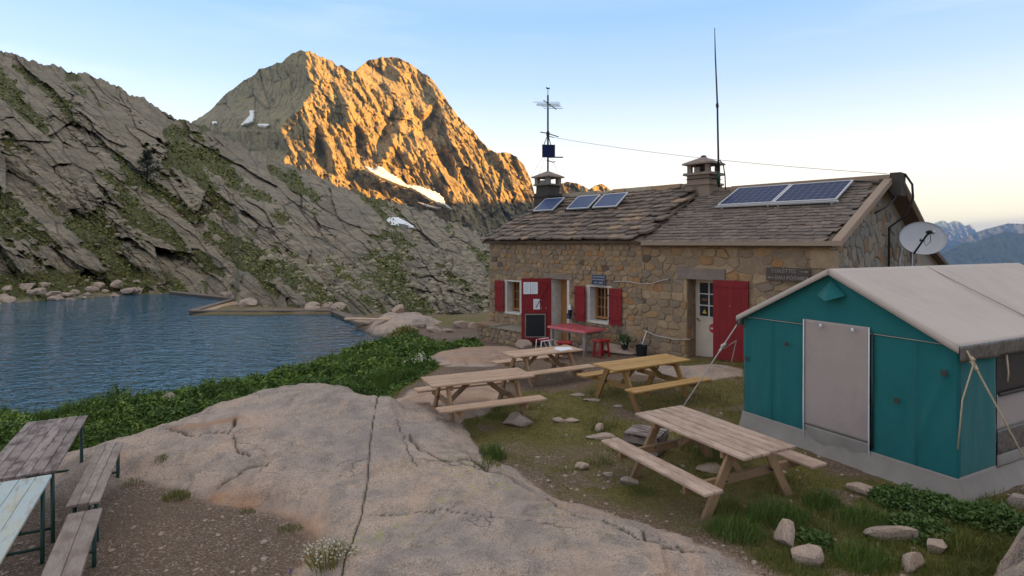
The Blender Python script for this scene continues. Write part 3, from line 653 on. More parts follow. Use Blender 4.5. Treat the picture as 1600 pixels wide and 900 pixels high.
# snow: thin sheets outlined in image pixels, pushed off the rock toward the camera
def snow(outline, parent, surf, cam_push, n=26, name='snow_patch'):
    xs = [p[0] for p in outline]; ys = [p[1] for p in outline]; x0, x1, y0, y1 = min(xs), max(xs), min(ys), max(ys)
    st = max((x1-x0)/70, .45); gxs = np.arange(x0, x1+st, st); gys = np.arange(y0, y1+st, st*.8); A, B = np.meshgrid(gxs, gys, indexing='ij')
    sdv = poly_sd(outline, A+.8*perlin(A*.5, B*.5, 5), B+.8*perlin(A*.5, B*.5, 6)); sdv = sdv+.9; ok = sdv > 0
    pts = np.array([surf(a, b) for a, b in zip(A.ravel(), B.ravel())]).reshape(A.shape+(3,))
    # smooth the drift so that it fills the relief
    for _ in range(6):
        pad = np.pad(pts, ((1, 1), (1, 1), (0, 0)), 'edge'); pts = (pad[:-2, 1:-1]+pad[2:, 1:-1]+pad[1:-1, :-2]+pad[1:-1, 2:])/4
    d = pts-np.array([0, 0, EYE]); pts = pts-d/np.linalg.norm(d, axis=2, keepdims=True)*cam_push*(np.clip(sdv, -1, 4)[..., None]*.4+.5)
    f = gridfaces(*A.shape); f = f[ok.ravel()[f].all(1)]
    if len(f) < 2: return
    u, inv = np.unique(f.ravel(), return_inverse=True)
    return link(name, npmesh(name, pts.reshape(-1, 3)[u], inv.reshape(f.shape), M_snow), parent)
for ol in ([(566, 258), (573, 259), (584, 264), (589, 260), (587, 257), (598, 261), (606, 268), (620, 276), (632, 285), (640, 290), (650, 289), (660, 292), (672, 296), (684, 301), (692, 308), (697, 318), (712, 331), (704, 328), (684, 320), (668, 312), (655, 304), (640, 296), (622, 292), (606, 285), (590, 278), (576, 270)],
           [(652, 315), (668, 320), (690, 325), (684, 328), (664, 322)], [(376, 196), (384, 188), (391, 180), (390, 173), (398, 172), (398, 182), (396, 192), (388, 195)], [(402, 194), (412, 193), (421, 195), (417, 200), (406, 198)], [(331, 191), (338, 189), (340, 193), (333, 195)]):
    snow(ol, pk, surfpt, 75)
hsn = snow([(604, 344), (610, 339), (622, 340), (636, 347), (648, 353), (646, 356), (628, 353), (612, 351)], None, lambda a, b: np.array(hillpt(a, b)), .9)
if hsn: tag(hsn, 'small old snow patch lying in the rocks below the sunlit peak', 'snow patch')
# lower crags seen over the hut roof, the added off-frame ranges that block the sun, and the blue ranges to the right
peak('far_crag', [(790, 420), (826, 330), (838, 300), (848, 292), (862, 296), (874, 288), (886, 284), (900, 286), (912, 291), (920, 296), (930, 290), (940, 287), (950, 293), (960, 304), (985, 330), (1020, 420)], 420, 3300, .7, 1.3, 60, 131, M_peak, amp=.55, crest=.6)
peak('distant_peak', [(1380, 430), (1410, 395), (1440, 372), (1456, 353), (1464, 347), (1474, 344), (1482, 349), (1490, 345), (1500, 347), (1508, 354), (1516, 350), (1524, 360), (1530, 368), (1600, 400), (1700, 430)], 440, 38000, .5, 1.3, 60, 141, M_farm, amp=.25, crest=.5)
peak('distant_range', [(1330, 440), (1420, 402), (1460, 384), (1500, 372), (1540, 358), (1575, 349), (1600, 350), (1680, 332), (1800, 318), (2000, 330), (2300, 350)], 446, 27000, .7, 2.5, 40, 151, M_farg, amp=.15, crest=.4)
peak('forested_range', [(1300, 450), (1400, 420), (1450, 404), (1480, 392), (1512, 377), (1522, 382), (1545, 370), (1570, 361), (1590, 365), (1640, 362), (1760, 340), (1900, 350), (2300, 380)], 452, 16000, .9, 2.5, 40, 161, M_farg, amp=.15, crest=.5)
def ridge(name, c, length, height, width, seed):
    """a mountain outside the frame, across the sun's direction"""
    c = np.array(c, float); d = np.array([S.y, -S.x]); d /= np.linalg.norm(d); n = np.array([S.x, S.y]); n /= np.linalg.norm(n)
    a = np.linspace(-1, 1, 120); b = np.linspace(-1, 1, 40); A, B = np.meshgrid(a, b, indexing='ij')
    hh = height*sst(1, .88, np.abs(A))*(1-np.abs(B))**.9*(1+.10*fbm(A*length/(height*1.2), B*2, 4, seed))
    P = c[None, None, :]+d*A[..., None]*length+n*B[..., None]*width
    hh = hh-6
    V = np.stack([P[..., 0].ravel(), P[..., 1].ravel(), hh.ravel()], 1); z = np.zeros(len(V))
    tag(link(name, npmesh(name, V, gridfaces(120, 40), M_hill, False, {'green': z+.3, 'cid': z+.5, 'crack': z})), kind='structure')
Sh = np.array([S.x, S.y])/math.hypot(S.x, S.y)
ridge('sun_blocking_ridge', Sh*620, 520, 185, 330, 171)  # unseen ridge, added to keep the sun off hut, foreground and hillside
fc = np.array([-300, 2600])+Sh*3300; ridge('sun_blocking_range', fc, 1500, 3300*math.tan(R(SUN_EL))+215, 900, 181)  # unseen range, added to shade the foot of the peak

ridge('far_sun_blocking_range', np.array([15000, 18000])+Sh*6000, 13000, 1500, 2500, 191)  # unseen range, added to take the sun off the blue ranges

# ================================================================== THE HUT
HA = R(47); H0 = Vector((-.8, 20.7, 0)); HL = 11.3; HS = 3.77
hut = thing('mountain_hut', 'long stone mountain hut with slate roof, two chimneys and dark red doors and shutters', 'hut', H0, -HA)
HU = Vector((math.cos(HA), -math.sin(HA), 0)); HV = Vector((math.sin(HA), math.cos(HA), 0))
def hw(u, v, z): return H0+HU*u+HV*v+Vector((0, 0, z))        # hut coordinates -> world
OPEN = [(.88, 1.62, .60, 1.68), (3.04, 3.75, -.9, 1.86), (4.55, 5.34, .66, 1.70), (7.83, 8.63, -.9, 2.07)]      # window, door, window, door
EAVE_L, EAVE_R, RID_L, RID_R = 3.08, 3.0, 4.86, 4.66
mb = MB(); us = sorted({0, 6.45, HL}|{o[0] for o in OPEN}|{o[1] for o in OPEN})
for a, b in zip(us[:-1], us[1:]):
    top = 3.0 if b <= 6.45 else 2.93; z = -1.2
    for o in [o for o in OPEN if o[0] <= a and o[1] >= b]:
        if o[2] > z: mb.box(a, b, 0, .55, z, o[2])
        z = o[3]
    mb.box(a, b, 0, .55, z, top)
wallo = mb.obj('wall', M_mort, hut)
def gable(u0, u1, name):
    pts = [(.552, -1.2), (.552, 3.1), (HS, RID_R-.1), (6.4, 3.3), (10.9, 2.1), (10.9, -1.2)]; n = len(pts)
    vs = [(u0, a, b) for a, b in pts]+[(u1, a, b) for a, b in pts]
    return MB().add(vs, [tuple(range(n-1, -1, -1)), tuple(range(n, 2*n))]+[(i, (i+1) % n, (i+1) % n+n, i+n) for i in range(n)]).obj(name, M_mortg, hut)
gab = gable(HL-.5, HL-.001, 'gable_wall'); gable(.001, .5, 'far_gable_wall')
MB().box(.5, HL-.5, 10.4, 10.9, -1.2, 2.0).obj('rear_wall', M_mortg, hut)

def clip(P, nx, ny, c):
    out = []
    for i in range(len(P)):
        a, b = P[i], P[(i+1) % len(P)]; da = a[0]*nx+a[1]*ny-c; db = b[0]*nx+b[1]*ny-c
        if da <= 0: out.append(a)
        if (da < 0 < db) or (db < 0 < da): t = da/(da-db); out.append((a[0]+(b[0]-a[0])*t, a[1]+(b[1]-a[1])*t))
    return out
def area(P): return .5*abs(sum(P[i][0]*P[(i+1) % len(P)][1]-P[(i+1) % len(P)][0]*P[i][1] for i in range(len(P))))
def cells(x0, x1, z0, z1, rowh, colw, poly=None, holes=(), jx=.5, jz=.20, asp=1.55, rs=None):
    """irregular masonry: Voronoi cells of jittered courses, clipped to the wall and its openings"""
    rs = rs or random; pts = []; z = z0; r = 0
    while z < z1+.3:
        x = x0-colw(z)*rs.random()
        while x < x1+.6:
            cw = colw(x)*(.6+.8*rs.random()); pts.append((x+cw/2+rs.uniform(-jx, jx)*cw*.5, z+rs.uniform(-jz, jz)*rowh(x))); x += cw
        z += rowh(x0)*rs.uniform(.8, 1.15)
        r += 1
    A = np.array(pts); out = []
    for i, (px, pz) in enumerate(pts):
        if not (x0-.3 < px < x1+.3 and z0-.3 < pz < z1+.3): continue
        if any(h[0]+.02 < px < h[1]-.02 and h[2]+.02 < pz < h[3]-.02 for h in holes): continue
        P = [(px-.6, pz-.6), (px+.6, pz-.6), (px+.6, pz+.6), (px-.6, pz+.6)]
        d = np.hypot(A[:, 0]-px, (A[:, 1]-pz)*asp); 
        for j in np.argsort(d)[1:22]:
            qx, qz = pts[j]; nx, nz = qx-px, (qz-pz)*asp*asp
            P = clip(P, nx, nz, nx*(px+qx)/2+nz*(pz+qz)/2)
            if len(P) < 3: break
        if len(P) < 3: continue
        for nx, nz, c in ((-1, 0, -x0), (1, 0, x1), (0, -1, -z0), (0, 1, z1))+(tuple(poly) if poly else ()): P = clip(P, nx, nz, c)
        for h in holes:
            best = max(((h[0]-px, (1, 0, h[0])), (px-h[1], (-1, 0, -h[1])), (h[2]-pz, (0, 1, h[2])), (pz-h[3], (0, -1, -h[3]))), key=lambda t: t[0])
            mx, mn = max(p[0] for p in P) if P else 0, min(p[0] for p in P) if P else 0
            if P and mx > h[0] and mn < h[1] and max(p[1] for p in P) > h[2] and min(p[1] for p in P) < h[3]: P = clip(P, *best[1])
        if len(P) >= 3 and area(P) > .006: out.append(P)
    return out
def stone_geo(P, gap, hgt, rs):
    """rounded, slightly domed stone; returns verts (x, out, z) and faces"""
    cx = sum(p[0] for p in P)/len(P); cz = sum(p[1] for p in P)/len(P); Q = []
    for i in range(len(P)):                                # cut every corner once
        a, b = P[i], P[(i+1) % len(P)]; L = math.hypot(b[0]-a[0], b[1]-a[1])
        if L < .02: continue
        k = min(.16, .028/L); Q += [(a[0]+(b[0]-a[0])*k, a[1]+(b[1]-a[1])*k), (b[0]+(a[0]-b[0])*k, b[1]+(a[1]-b[1])*k)]
    if len(Q) < 3: return None
    R0 = max(math.hypot(x-cx, z-cz) for x, z in Q); out = []
    for x, z in Q:
        d = math.hypot(x-cx, z-cz) or 1; k = max(.3, (d-gap*rs.uniform(.6, 1.5))/d); out.append((cx+(x-cx)*k, cz+(z-cz)*k))
    n = len(out); tx, tz_ = rs.uniform(-.05, .05), rs.uniform(-.05, .05)
    vs = [(x, -.03, z) for x, z in out]+[(x, hgt*.6, z) for x, z in out]
    vs += [(cx+(x-cx)*.86, hgt+(x-cx)*tx+(z-cz)*tz_+rs.uniform(-.003, .003), cz+(z-cz)*.86) for x, z in out]+[(cx, hgt*1.12, cz)]
    fs = []
    for k in range(2): fs += [(k*n+i, k*n+(i+1) % n, (k+1)*n+(i+1) % n, (k+1)*n+i) for i in range(n)]
    fs += [(2*n+i, 2*n+(i+1) % n, 3*n) for i in range(n)]
    return vs, fs, (cx, cz), R0
def masonry(cl, parent, tf, mat, gap, hgt, limit, rs, name='stone'):
    """tf maps (x, out, z) to the parent's coordinates; the largest become parts, the rest one joined part"""
    cl = sorted(cl, key=lambda P: -area(P)); rest = MB()
    for i, P in enumerate(cl):
        g = stone_geo(P, gap, rs.uniform(*hgt), rs)
        if not g: continue
        vs, fs, (cx, cz), _ = g
        if i < limit:
            o = Vector(tf(cx, 0, cz)); link(name, MB().add([Vector(tf(*v))-o for v in vs], fs, rs.random()).mesh(name, mat), parent, loc=o)
        else: rest.add([tf(*v) for v in vs], fs, rs.random())
    if rest.v: tag(rest.obj('small_stones', mat, parent), kind='stuff')
rs = random.Random(5)
surround = [(.80, 1.70, .54, 1.74), (3.0, 3.80, -.9, 1.86), (4.45, 5.42, .60, 1.76), (7.83, 8.63, -.9, 2.07)]
lintels = [(2.68, 3.95, 1.86, 2.05), (7.55, 8.90, 2.07, 2.37)]
cw = lambda x: .27 if x < 6.45 else .36
rh = lambda x: .215
cl = cells(0.0, 6.47, -.9, 3.0, lambda x: .155, lambda x: .235, holes=surround+lintels, rs=rs)+cells(6.47, HL, -.7, 2.93, lambda x: .20, lambda x: .32, holes=surround+lintels, rs=rs)
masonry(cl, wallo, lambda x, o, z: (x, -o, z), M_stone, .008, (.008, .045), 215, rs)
for l in lintels:
    st = MB().box(l[0]+.01, l[1]-.01, -.045, .2, l[2]+.004, l[3]-.012, t=.3); st.obj('lintel', M_lintel, hut)
gp = []
for (a, b) in (((0, 3.0), (HS, RID_R-.14)), ((HS, RID_R-.14), (6.4, 3.25)), ((6.4, 3.25), (10.9, 2.05))):
    nx, nz = -(b[1]-a[1]), (b[0]-a[0]); gp.append((nx, nz, nx*a[0]+nz*a[1]))
gcl = cells(0, 7.2, -.4, 4.6, lambda x: .30, lambda x: .36, poly=gp[:2]+[(gp[2][0], gp[2][1], gp[2][2]+.1)], rs=rs, jx=.6, jz=.6, asp=1.05)
masonry(gcl, gab, lambda x, o, z: (HL+o, x, z), M_stoneg, .013, (.012, .04), 85, rs)
# quoin stones down the near corner
for i in range(8):
    z0 = -.5+i*.42
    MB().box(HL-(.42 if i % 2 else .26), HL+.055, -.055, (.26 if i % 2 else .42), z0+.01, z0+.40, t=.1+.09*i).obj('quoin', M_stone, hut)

# ---- windows
def window(u0, u1, z0, z1, dep, cols, rows):
    w_ = link('window', MB().box(u0+.10, u1-.06, dep+.09, dep+.10, z0+.06, z1-.02).mesh('window', M_glass), hut)
    MB().box(u0+.105, u1-.065, dep+.115, dep+.12, z0+.1, z1-.25).obj('curtain', M_curt, w_)
    f = MB(); fw = .055; a, b, c, d = u0+.07, u1-.03, z0+.05, z1-.0
    for bx in ((a, a+fw, c, d), (b-fw, b, c, d), (a+fw, b-fw, c, c+fw*1.3), (a+fw, b-fw, d-fw, d)): f.box(bx[0], bx[1], dep+.03, dep+.11, bx[2], bx[3])
    f.obj('frame', M_worange, w_)
    m = MB(); iw, ih = (b-a-2*fw), (d-c-2.3*fw)
    m.box(a+fw+iw/2-.028, a+fw+iw/2+.028, dep+.035, dep+.095, c+fw*1.3, d-fw)
    for k in range(1, rows):
        z = c+fw*1.3+ih*k/rows; m.box(a+fw, a+fw+iw/2-.028, dep+.04, dep+.09, z-.011, z+.011); m.box(a+fw+iw/2+.028, b-fw, dep+.04, dep+.09, z-.011, z+.011)
    for s_ in (.25, .75): m.box(a+fw+iw*s_-.010, a+fw+iw*s_+.010, dep+.042, dep+.088, c+fw*1.3, d-fw)
    m.obj('glazing_bars', M_worange, w_)
    # whitewashed reveal and surround
    e = .06; s2 = MB()
    s2.box(u0-.012, u0+.045, -.012, dep+.1, z0, z1); s2.box(u1-.045, u1+.012, -.012, dep+.1, z0, z1); s2.box(u0-.012, u1+.012, -.014, dep+.1, z1-.0, z1+.05); s2.box(u0-.03, u1+.03, -.05, dep+.1, z0-.055, z0+.012)
    s2.box(u0-e-.02, u0-.012, -.010, .02, z0-.03, z1+.05); s2.box(u1+.012, u1+e+.02, -.010, .02, z0-.03, z1+.05)
    s2.obj('window_surround', M_white, hut)
window(.88, 1.62, .62, 1.68, .22, 2, 3); window(4.57, 5.33, .68, 1.70, .22, 2, 3)
def shutter(u0, u1, z0, z1, n, ang=0):
    s_ = link('shutter', None, hut, (u0, -.07, z0), (0, 0, ang)); 
    wd = (u1-u0)/n
    base = MB()
    for k in range(n): base.box(k*wd+.003, (k+1)*wd-.003, -.03, 0, 0, z1-z0)
    bpy.data.objects.remove(s_)
    s_ = base.obj('shutter', M_red, hut, loc=(u0, -.075, z0), rot=(0, 0, ang))
    for zb_ in (.15, z1-z0-.25): MB().box(.02, u1-u0-.02, -.055, -.031, zb_, zb_+.08).obj('batten', M_red, s_); MB().box(-.01, .10, -.062, -.056, zb_+.02, zb_+.05).obj('hinge', M_dark, s_)
    return s_
shutter(.39, .84, .62, 1.69, 3, R(3)); shutter(4.09, 4.53, .64, 1.70, 3, R(-6)); shutter(5.38, 5.82, .64, 1.70, 3, R(5))

# ---- left doorway: whitewashed jamb, inner varnished door, dark red outer door swung open with its board and papers
MB().box(3.0, 3.075, -.012, .42, -.5, 1.86).box(3.70, 3.79, -.008, .42, -.5, 1.86).obj('door_jamb', M_white, hut)
ind = MB().box(3.09, 3.69, .40, .45, -.35, 1.82).obj('inner_door', M_worange, hut)
MB().box(3.43, 3.60, .385, .399, .72, 1.50).obj('door_pane', M_glass, ind)
MB().box(3.13, 3.36, .386, .399, .05, .6).box(3.40, 3.64, .386, .399, .05, .6).obj('door_panel', M_worange, ind)
MB().box(3.09, 3.69, .398, .41, 1.825, 1.86).obj('door_head', M_worange, hut)
od = link('door', None, hut); bpy.data.objects.remove(od)
mb = MB()
for k in range(6): mb.box(-.16*(k+1)+.002, -.16*k-.002, -.045, 0, 0, 2.02)
od = mb.obj('door', M_red, hut, loc=(3.05, -.03, -.14), rot=(0, 0, HA+R(2)))
for a_, b_ in ((.93, 1.03), (1.88, 1.96), (.06, .15)): MB().box(-.93, -.03, -.068, -.046, a_, b_).obj('door_batten', M_red, od)
m_, L_ = frame((-.50, -.057, 1.08), (-.1, -.057, 1.85), (0, 1, 0)); link('door_brace', cbox(L_, .022, .08, M_red, .002), od, mw=m_)
bb = MB().box(-.82, -.22, -.085, -.069, .17, .86).obj('blackboard', M_black, od)
MB().box(-.85, -.82, -.092, -.068, .14, .89).box(-.22, -.19, -.092, -.068, .14, .89).box(-.82, -.22, -.092, -.068, .14, .17).box(-.82, -.22, -.092, -.068, .86, .89).obj('board_frame', M_wbench, bb)
def words(txt, size, mat, parent, M, name='lettering', ext=.0015):
    c = bpy.data.curves.new('t', 'FONT'); c.body = txt; c.size = size; c.extrude = ext; c.align_x = 'CENTER'; c.align_y = 'CENTER'; c.resolution_u = 2
    o = bpy.data.objects.new('t', c); col.objects.link(o); dg = bpy.context.evaluated_depsgraph_get(); dg.update()
    me = bpy.data.meshes.new_from_object(o.evaluated_get(dg)); bpy.data.objects.remove(o); me.materials.clear(); me.materials.append(mat)
    return link(name, me, parent, mw=M)
def face_m(x, y, z, rz=0): return Matrix.Translation((x, y, z)) @ Matrix.Rotation(rz, 4, 'Z') @ Matrix.Rotation(R(90), 4, 'X')
for (a, b, c, d) in ((-.90, -.675, 1.52, 1.90), (-.665, -.44, 1.52, 1.90), (-.58, -.37, .99+.04, 1.36)):
    p = MB().box(a, b, -.078, -.0725, c, d).obj('notice', M_paper, od)
    ln = MB(); z = d-.05
    while z > c+.04: ln.box(a+.03, b-.03-rs.random()*.07, -.0795, -.0785, z-.004, z); z -= .028
    ln.obj('printed_lines', plain('grey_print', (.35, .35, .38)) if 'grey_print' not in bpy.data.materials else bpy.data.materials['grey_print'], p)
for (x_, z_) in ((-.33, 1.07), (-.17, 1.07), (-.33, 1.32)): MB().lathe([(0, 0), (.016, .004), (.016, 0)], 8, Matrix.Translation((x_, -.069, z_)) @ Matrix.Rotation(R(90), 4, 'X')).obj('door_stud', M_grey, od)
# ---- right doorway: stone reveal, cream half-glazed door, dark red outer leaf folded against the wall
rv = cells(0, .5, -.6, 2.07, lambda x: .3, lambda x: .3, rs=rs)
wd = link('reveal', MB().box(7.80, 7.828, .0, .01, 0, .01).mesh('reveal', M_mort), hut)
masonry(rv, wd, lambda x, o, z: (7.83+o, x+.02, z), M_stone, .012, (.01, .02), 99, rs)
idr = MB().box(7.86, 8.63, .40, .445, .03, 2.04).obj('cream_door', M_door, hut)
MB().box(7.99, 8.56, .393, .399, 1.10, 1.97).obj('door_glass', M_black, idr)
g = MB()
for x_ in (7.965, 8.25, 8.56): g.box(x_-.018, x_+.018, .378, .392, 1.07, 2.0)
for z_ in (1.085, 1.38, 1.68, 1.985):
    g.box(7.983, 8.232, .380, .391, z_-.014, z_+.014); g.box(8.268, 8.542, .380, .391, z_-.014, z_+.014)
g.obj('glazing_bars', M_white, idr)
ns = MB().lathe([(0, .0), (.125, .0), (.125, .006), (0, .006)], 28, Matrix.Translation((8.37, .399, .80)) @ Matrix.Rotation(R(90), 4, 'X')).obj('no_entry_sign', M_nored, idr)
MB().box(8.28, 8.46, .389, .3925, .782, .818).obj('white_bar', M_lett, ns)
tri = MB().add([(8.06, .388, 1.17), (8.18, .388, 1.17), (8.12, .388, 1.28), (8.06, .392, 1.17), (8.18, .392, 1.17), (8.12, .392, 1.28)], [(0, 1, 2), (5, 4, 3), (0, 3, 4, 1), (1, 4, 5, 2), (2, 5, 3, 0)]).obj('warning_sticker', M_yel, idr)
MB().box(8.115, 8.125, .385, .387, 1.20, 1.25).obj('warning_mark', M_black, tri)
MB().box(8.04, 8.20, .388, .392, 1.50, 1.56).obj('faded_sticker', plain('faded_orange', (.22, .07, .03)), idr)
MB().tube([(7.93, .395, 1.02), (7.93, .34, 1.02), (8.02, .335, .97)], .012).obj('door_handle', M_dark, idr)
mb = MB()
for k in range(5): mb.box(.176*k+.0015, .176*(k+1)-.0015, -.045, 0, 0, 1.96)
rd = mb.obj('door', M_red, hut, loc=(8.62, -.07, .13), rot=(0, 0, R(1.5)))
MB().box(.03, .85, -.066, -.046, 1.80, 1.88).obj('door_batten', M_red, rd); MB().lathe([(0, 0), (.012, .004), (.012, 0)], 8, Matrix.Translation((.43, -.046, 1.34)) @ Matrix.Rotation(R(90), 4, 'X')).obj('door_stud', M_grey, rd)
MB().box(7.70, 8.75, -.35, .40, -.25, .02).obj('doorstep', M_conc, hut)
MB().box(2.9, 3.95, -.25, .40, -.75, -.36).obj('doorstep', M_conc, hut)

# ---- roof
def slope(u, s, h, ze, zr, v0=-.2):
    L = math.hypot(HS-v0, zr-ze); dv, dz = (HS-v0)/L, (zr-ze)/L
    return Vector((u, v0+dv*s-dz*h, ze+dz*s+dv*h))
def slopem(ze, zr, v0=-.2):
    L = math.hypot(HS-v0, zr-ze); dv, dz = (HS-v0)/L, (zr-ze)/L
    return Matrix(((1, 0, 0), (0, dv, -dz), (0, dz, dv))), L
def slabroof(u0, u1, u0t, u1t, ze, zr, name):
    L = slopem(ze, zr)[1]; c = [slope(u0, 0, -.1, ze, zr), slope(u1, 0, -.1, ze, zr), slope(u1t, L, -.1, ze, zr), slope(u0t, L, -.1, ze, zr)]
    t = [slope(u0, 0, -.02, ze, zr), slope(u1, 0, -.02, ze, zr), slope(u1t, L, -.02, ze, zr), slope(u0t, L, -.02, ze, zr)]
    return MB().add(c+t, [(0, 3, 2, 1), (4, 5, 6, 7), (0, 1, 5, 4), (1, 2, 6, 5), (2, 3, 7, 6), (3, 0, 4, 7)]).obj(name, M_under, hut)
roofL = slabroof(-.22, 6.5, -.12, 6.28, EAVE_L, RID_L, 'roof'); roofR = slabroof(6.52, HL+.1, 6.3, HL+.1, EAVE_R, RID_R, 'roof')
def tile_meshes(n, w, l, th, mat, name, irr):
    out = []
    for i in range(n):
        ww, ll, tt = w*rs.uniform(.8, 1.25), l*rs.uniform(.92, 1.1), th*rs.uniform(.7, 1.3)
        P = [(-ww/2+rs.uniform(0, irr), -ll/2+rs.uniform(0, irr)), (rs.uniform(-.1, .1)*ww, -ll/2-rs.uniform(0, irr)), (ww/2-rs.uniform(0, irr), -ll/2+rs.uniform(0, irr)), (ww/2, ll/2), (-ww/2, ll/2)]
        k = len(P); b = [(x_, y_, 0) for x_, y_ in P]; t = [(x_*.97, y_*.985, tt) for x_, y_ in P]
        out.append((MB().add(b+t, [tuple(range(k-1, -1, -1)), tuple(range(k, 2*k))]+[(j, (j+1) % k, (j+1) % k+k, j+k) for j in range(k)]), ww))
    return [(m.mesh(name, mat), m, ww) for m, ww in out]
def tiling(parent, ze, zr, left, right, w, expo, th, mat, name, irr, limit, rough, s0=0.0, top=.15):
    Ms, L = slopem(ze, zr); prot = tile_meshes(14, w, expo*1.6, th, mat, name, irr); items = []
    s = s0; r = 0
    while s < L-top:
        f = s/L; u = left(f)+rs.uniform(-.05, .1); ur = right(f)
        while u < ur:
            me_, m_b, ww = rs.choice(prot)
            if u+ww > ur+.12: break
            tilt = math.atan2(th*1.05, expo)+rs.uniform(-1, 1)*rough*.05
            rot = Ms.to_4x4() @ Matrix.Rotation(-tilt, 4, 'X') @ Matrix.Rotation(rs.uniform(-1, 1)*rough*.09, 4, 'Z') @ Matrix.Rotation(rs.uniform(-1, 1)*rough*.05, 4, 'Y')
            p = slope(u+ww/2, s+expo*.8+rs.uniform(-1, 1)*rough*.04, th*.9+rs.random()*rough*.012, ze, zr)
            items.append((Matrix.Translation(p) @ rot, me_, m_b)); u += ww*rs.uniform(.9, 1.0)
        s += expo*rs.uniform(1-.1*rough, 1+.1*rough); r += 1
    items.sort(key=lambda it: (hut.matrix_local if False else (H0+HU*it[0].translation.x+HV*it[0].translation.y)).length)
    rest = MB()
    for i, (m, me_, m_b) in enumerate(items):
        if i < limit: link(name, me_, parent, mw=m)
        else: rest.add([m @ Vector(v) for v in m_b.v], m_b.f, rs.random())
    if rest.v: tag(rest.obj('joined_'+name+'s', mat, parent), kind='stuff')
    return len(items)
jn = lambda f: 6.52-.22*f
tiling(roofL, EAVE_L, RID_L, lambda f: -.30+.15*f, jn, .42, .325, .045, M_slate, 'roof_slate', .05, 299, 1.0, -.08)
tiling(roofR, EAVE_R, RID_R, lambda f: jn(f)-.02, lambda f: HL-.03, .27, .205, .020, M_shing, 'shingle', .018, 299, .45, -.02)
# concrete eave band, raking verge and ridge of the right-hand roof
mb = MB(); mb.box(6.62, HL+.28, -.30, -.19, EAVE_R-.055, EAVE_R+.045); mb.obj('eave_band', M_conc, hut)
MB().box(0, 6.5, -.10, .02, 3.0, 3.04).box(6.5, HL, -.13, .02, 2.93, 2.97).obj('eave_soffit', M_under, hut)
m_, L_ = frame(slope(HL+.16, -.05, .0, EAVE_R, RID_R), slope(HL+.16, slopem(EAVE_R, RID_R)[1]-.12, .0, EAVE_R, RID_R), (0, 0, 1)); link('verge_band', cbox(L_, .19, .15, M_conc, .012), hut, mw=m_)
mb = MB(); mb.box(7.3, HL+.20, HS-.22, HS+.18, RID_R-.02, RID_R+.10); mb.box(6.9, 7.298, HS-.2, HS+.16, RID_R-.02, RID_R+.085); mb.obj('ridge_band', M_conc, hut)
MB().box(7.3, HL-.02, HS-.30, HS-.223, RID_R-.16, RID_R-.0).obj('ridge_apron', M_chim, hut)
MB().box(HL+.203, HL+.44, HS-.20, HS+.28, RID_R-.45, RID_R+.14).obj('ridge_end_block', M_chimd, hut)
mb = MB(); u = -.15
i = 0
while u < 5.9:
    L1 = rs.uniform(.55, 1.3); z1 = RID_L+.05+rs.uniform(-.02, .03)
    cb = [(u, HS-.30, z1-.10), (u+L1-.02, HS-.31, z1-.11+rs.uniform(-.02, .02)), (u+L1-.02, HS+.25, z1-.1), (u, HS+.25, z1-.1), (u+.02, HS-.2, z1+.045), (u+L1-.04, HS-.2, z1+.05), (u+L1-.03, HS+.15, z1+.05), (u+.03, HS+.15, z1+.04)]
    MB().add(cb, [(0, 3, 2, 1), (4, 5, 6, 7), (0, 1, 5, 4), (1, 2, 6, 5), (2, 3, 7, 6), (3, 0, 4, 7)], rs.random()).obj('ridge_stone', M_stoneg, hut); u += L1
# rear slopes, with the underside of their overhang showing past the gable
def rear(a, b, u0, u1, th=.13):
    (v0, z0), (v1, z1) = a, b
    vs = [(u0, v0, z0), (u1, v0, z0), (u1, v1, z1), (u0, v1, z1)]; return MB().add([(p[0], p[1], p[2]-th) for p in vs]+vs, [(0, 3, 2, 1), (4, 5, 6, 7), (0, 1, 5, 4), (1, 2, 6, 5), (2, 3, 7, 6), (3, 0, 4, 7)])
rear((HS+.02, RID_R+.0), (6.4, 3.45), -.2, HL+.45).obj('rear_roof', M_under, hut); rear((6.42, 3.44), (11.2, 2.12), -.2, HL+.22).obj('lower_rear_roof', M_under, hut)
bar('roof_batten', hut, (HL+.41, HS+.1, RID_R-.16), (HL+.41, 6.3, 3.37), .05, .05, M_wpale); bar('purlin', hut, (HL-.1, 6.5, 3.1), (HL+.6, 6.5, 3.1), .1, .1, M_wpale)
# ---- chimneys
def prism(mb_, cx, cy, w_, d_, z0, z1, top=1.0, t=0.0):
    a, b = w_/2, d_/2; v = [(cx-a, cy-b, z0), (cx+a, cy-b, z0), (cx+a, cy+b, z0), (cx-a, cy+b, z0)]+[(cx+sx*a*top, cy+sy*b*top, z1) for sx, sy in ((-1, -1), (1, -1), (1, 1), (-1, 1))]
    return mb_.add(v, [(0, 3, 2, 1), (4, 5, 6, 7), (0, 1, 5, 4), (1, 2, 6, 5), (2, 3, 7, 6), (3, 0, 4, 7)], t)
ch = prism(MB(), .08, 2.95, .78, .78, 3.9, 4.95).obj('chimney', M_chimd, hut)
prism(MB(), .08, 2.95, .66, .66, 4.95, 5.25, .98).obj('chimney_neck', M_chimd, ch)
prism(MB(), .08, 2.95, .86, .86, 4.78, 4.85).obj('chimney_band', M_dark, ch)
prism(MB(), .08, 2.95, .82, .82, 5.25, 5.31).obj('stone_shelf', M_stoneg, ch)
for k, (a, b) in enumerate(((-.29, -.29), (.29, -.29), (.29, .29), (-.29, .29))): prism(MB(), .08+a, 2.95+b, .16, .16, 5.31, 5.56, 1, .2*k).obj('stone_post', M_stoneg, ch)
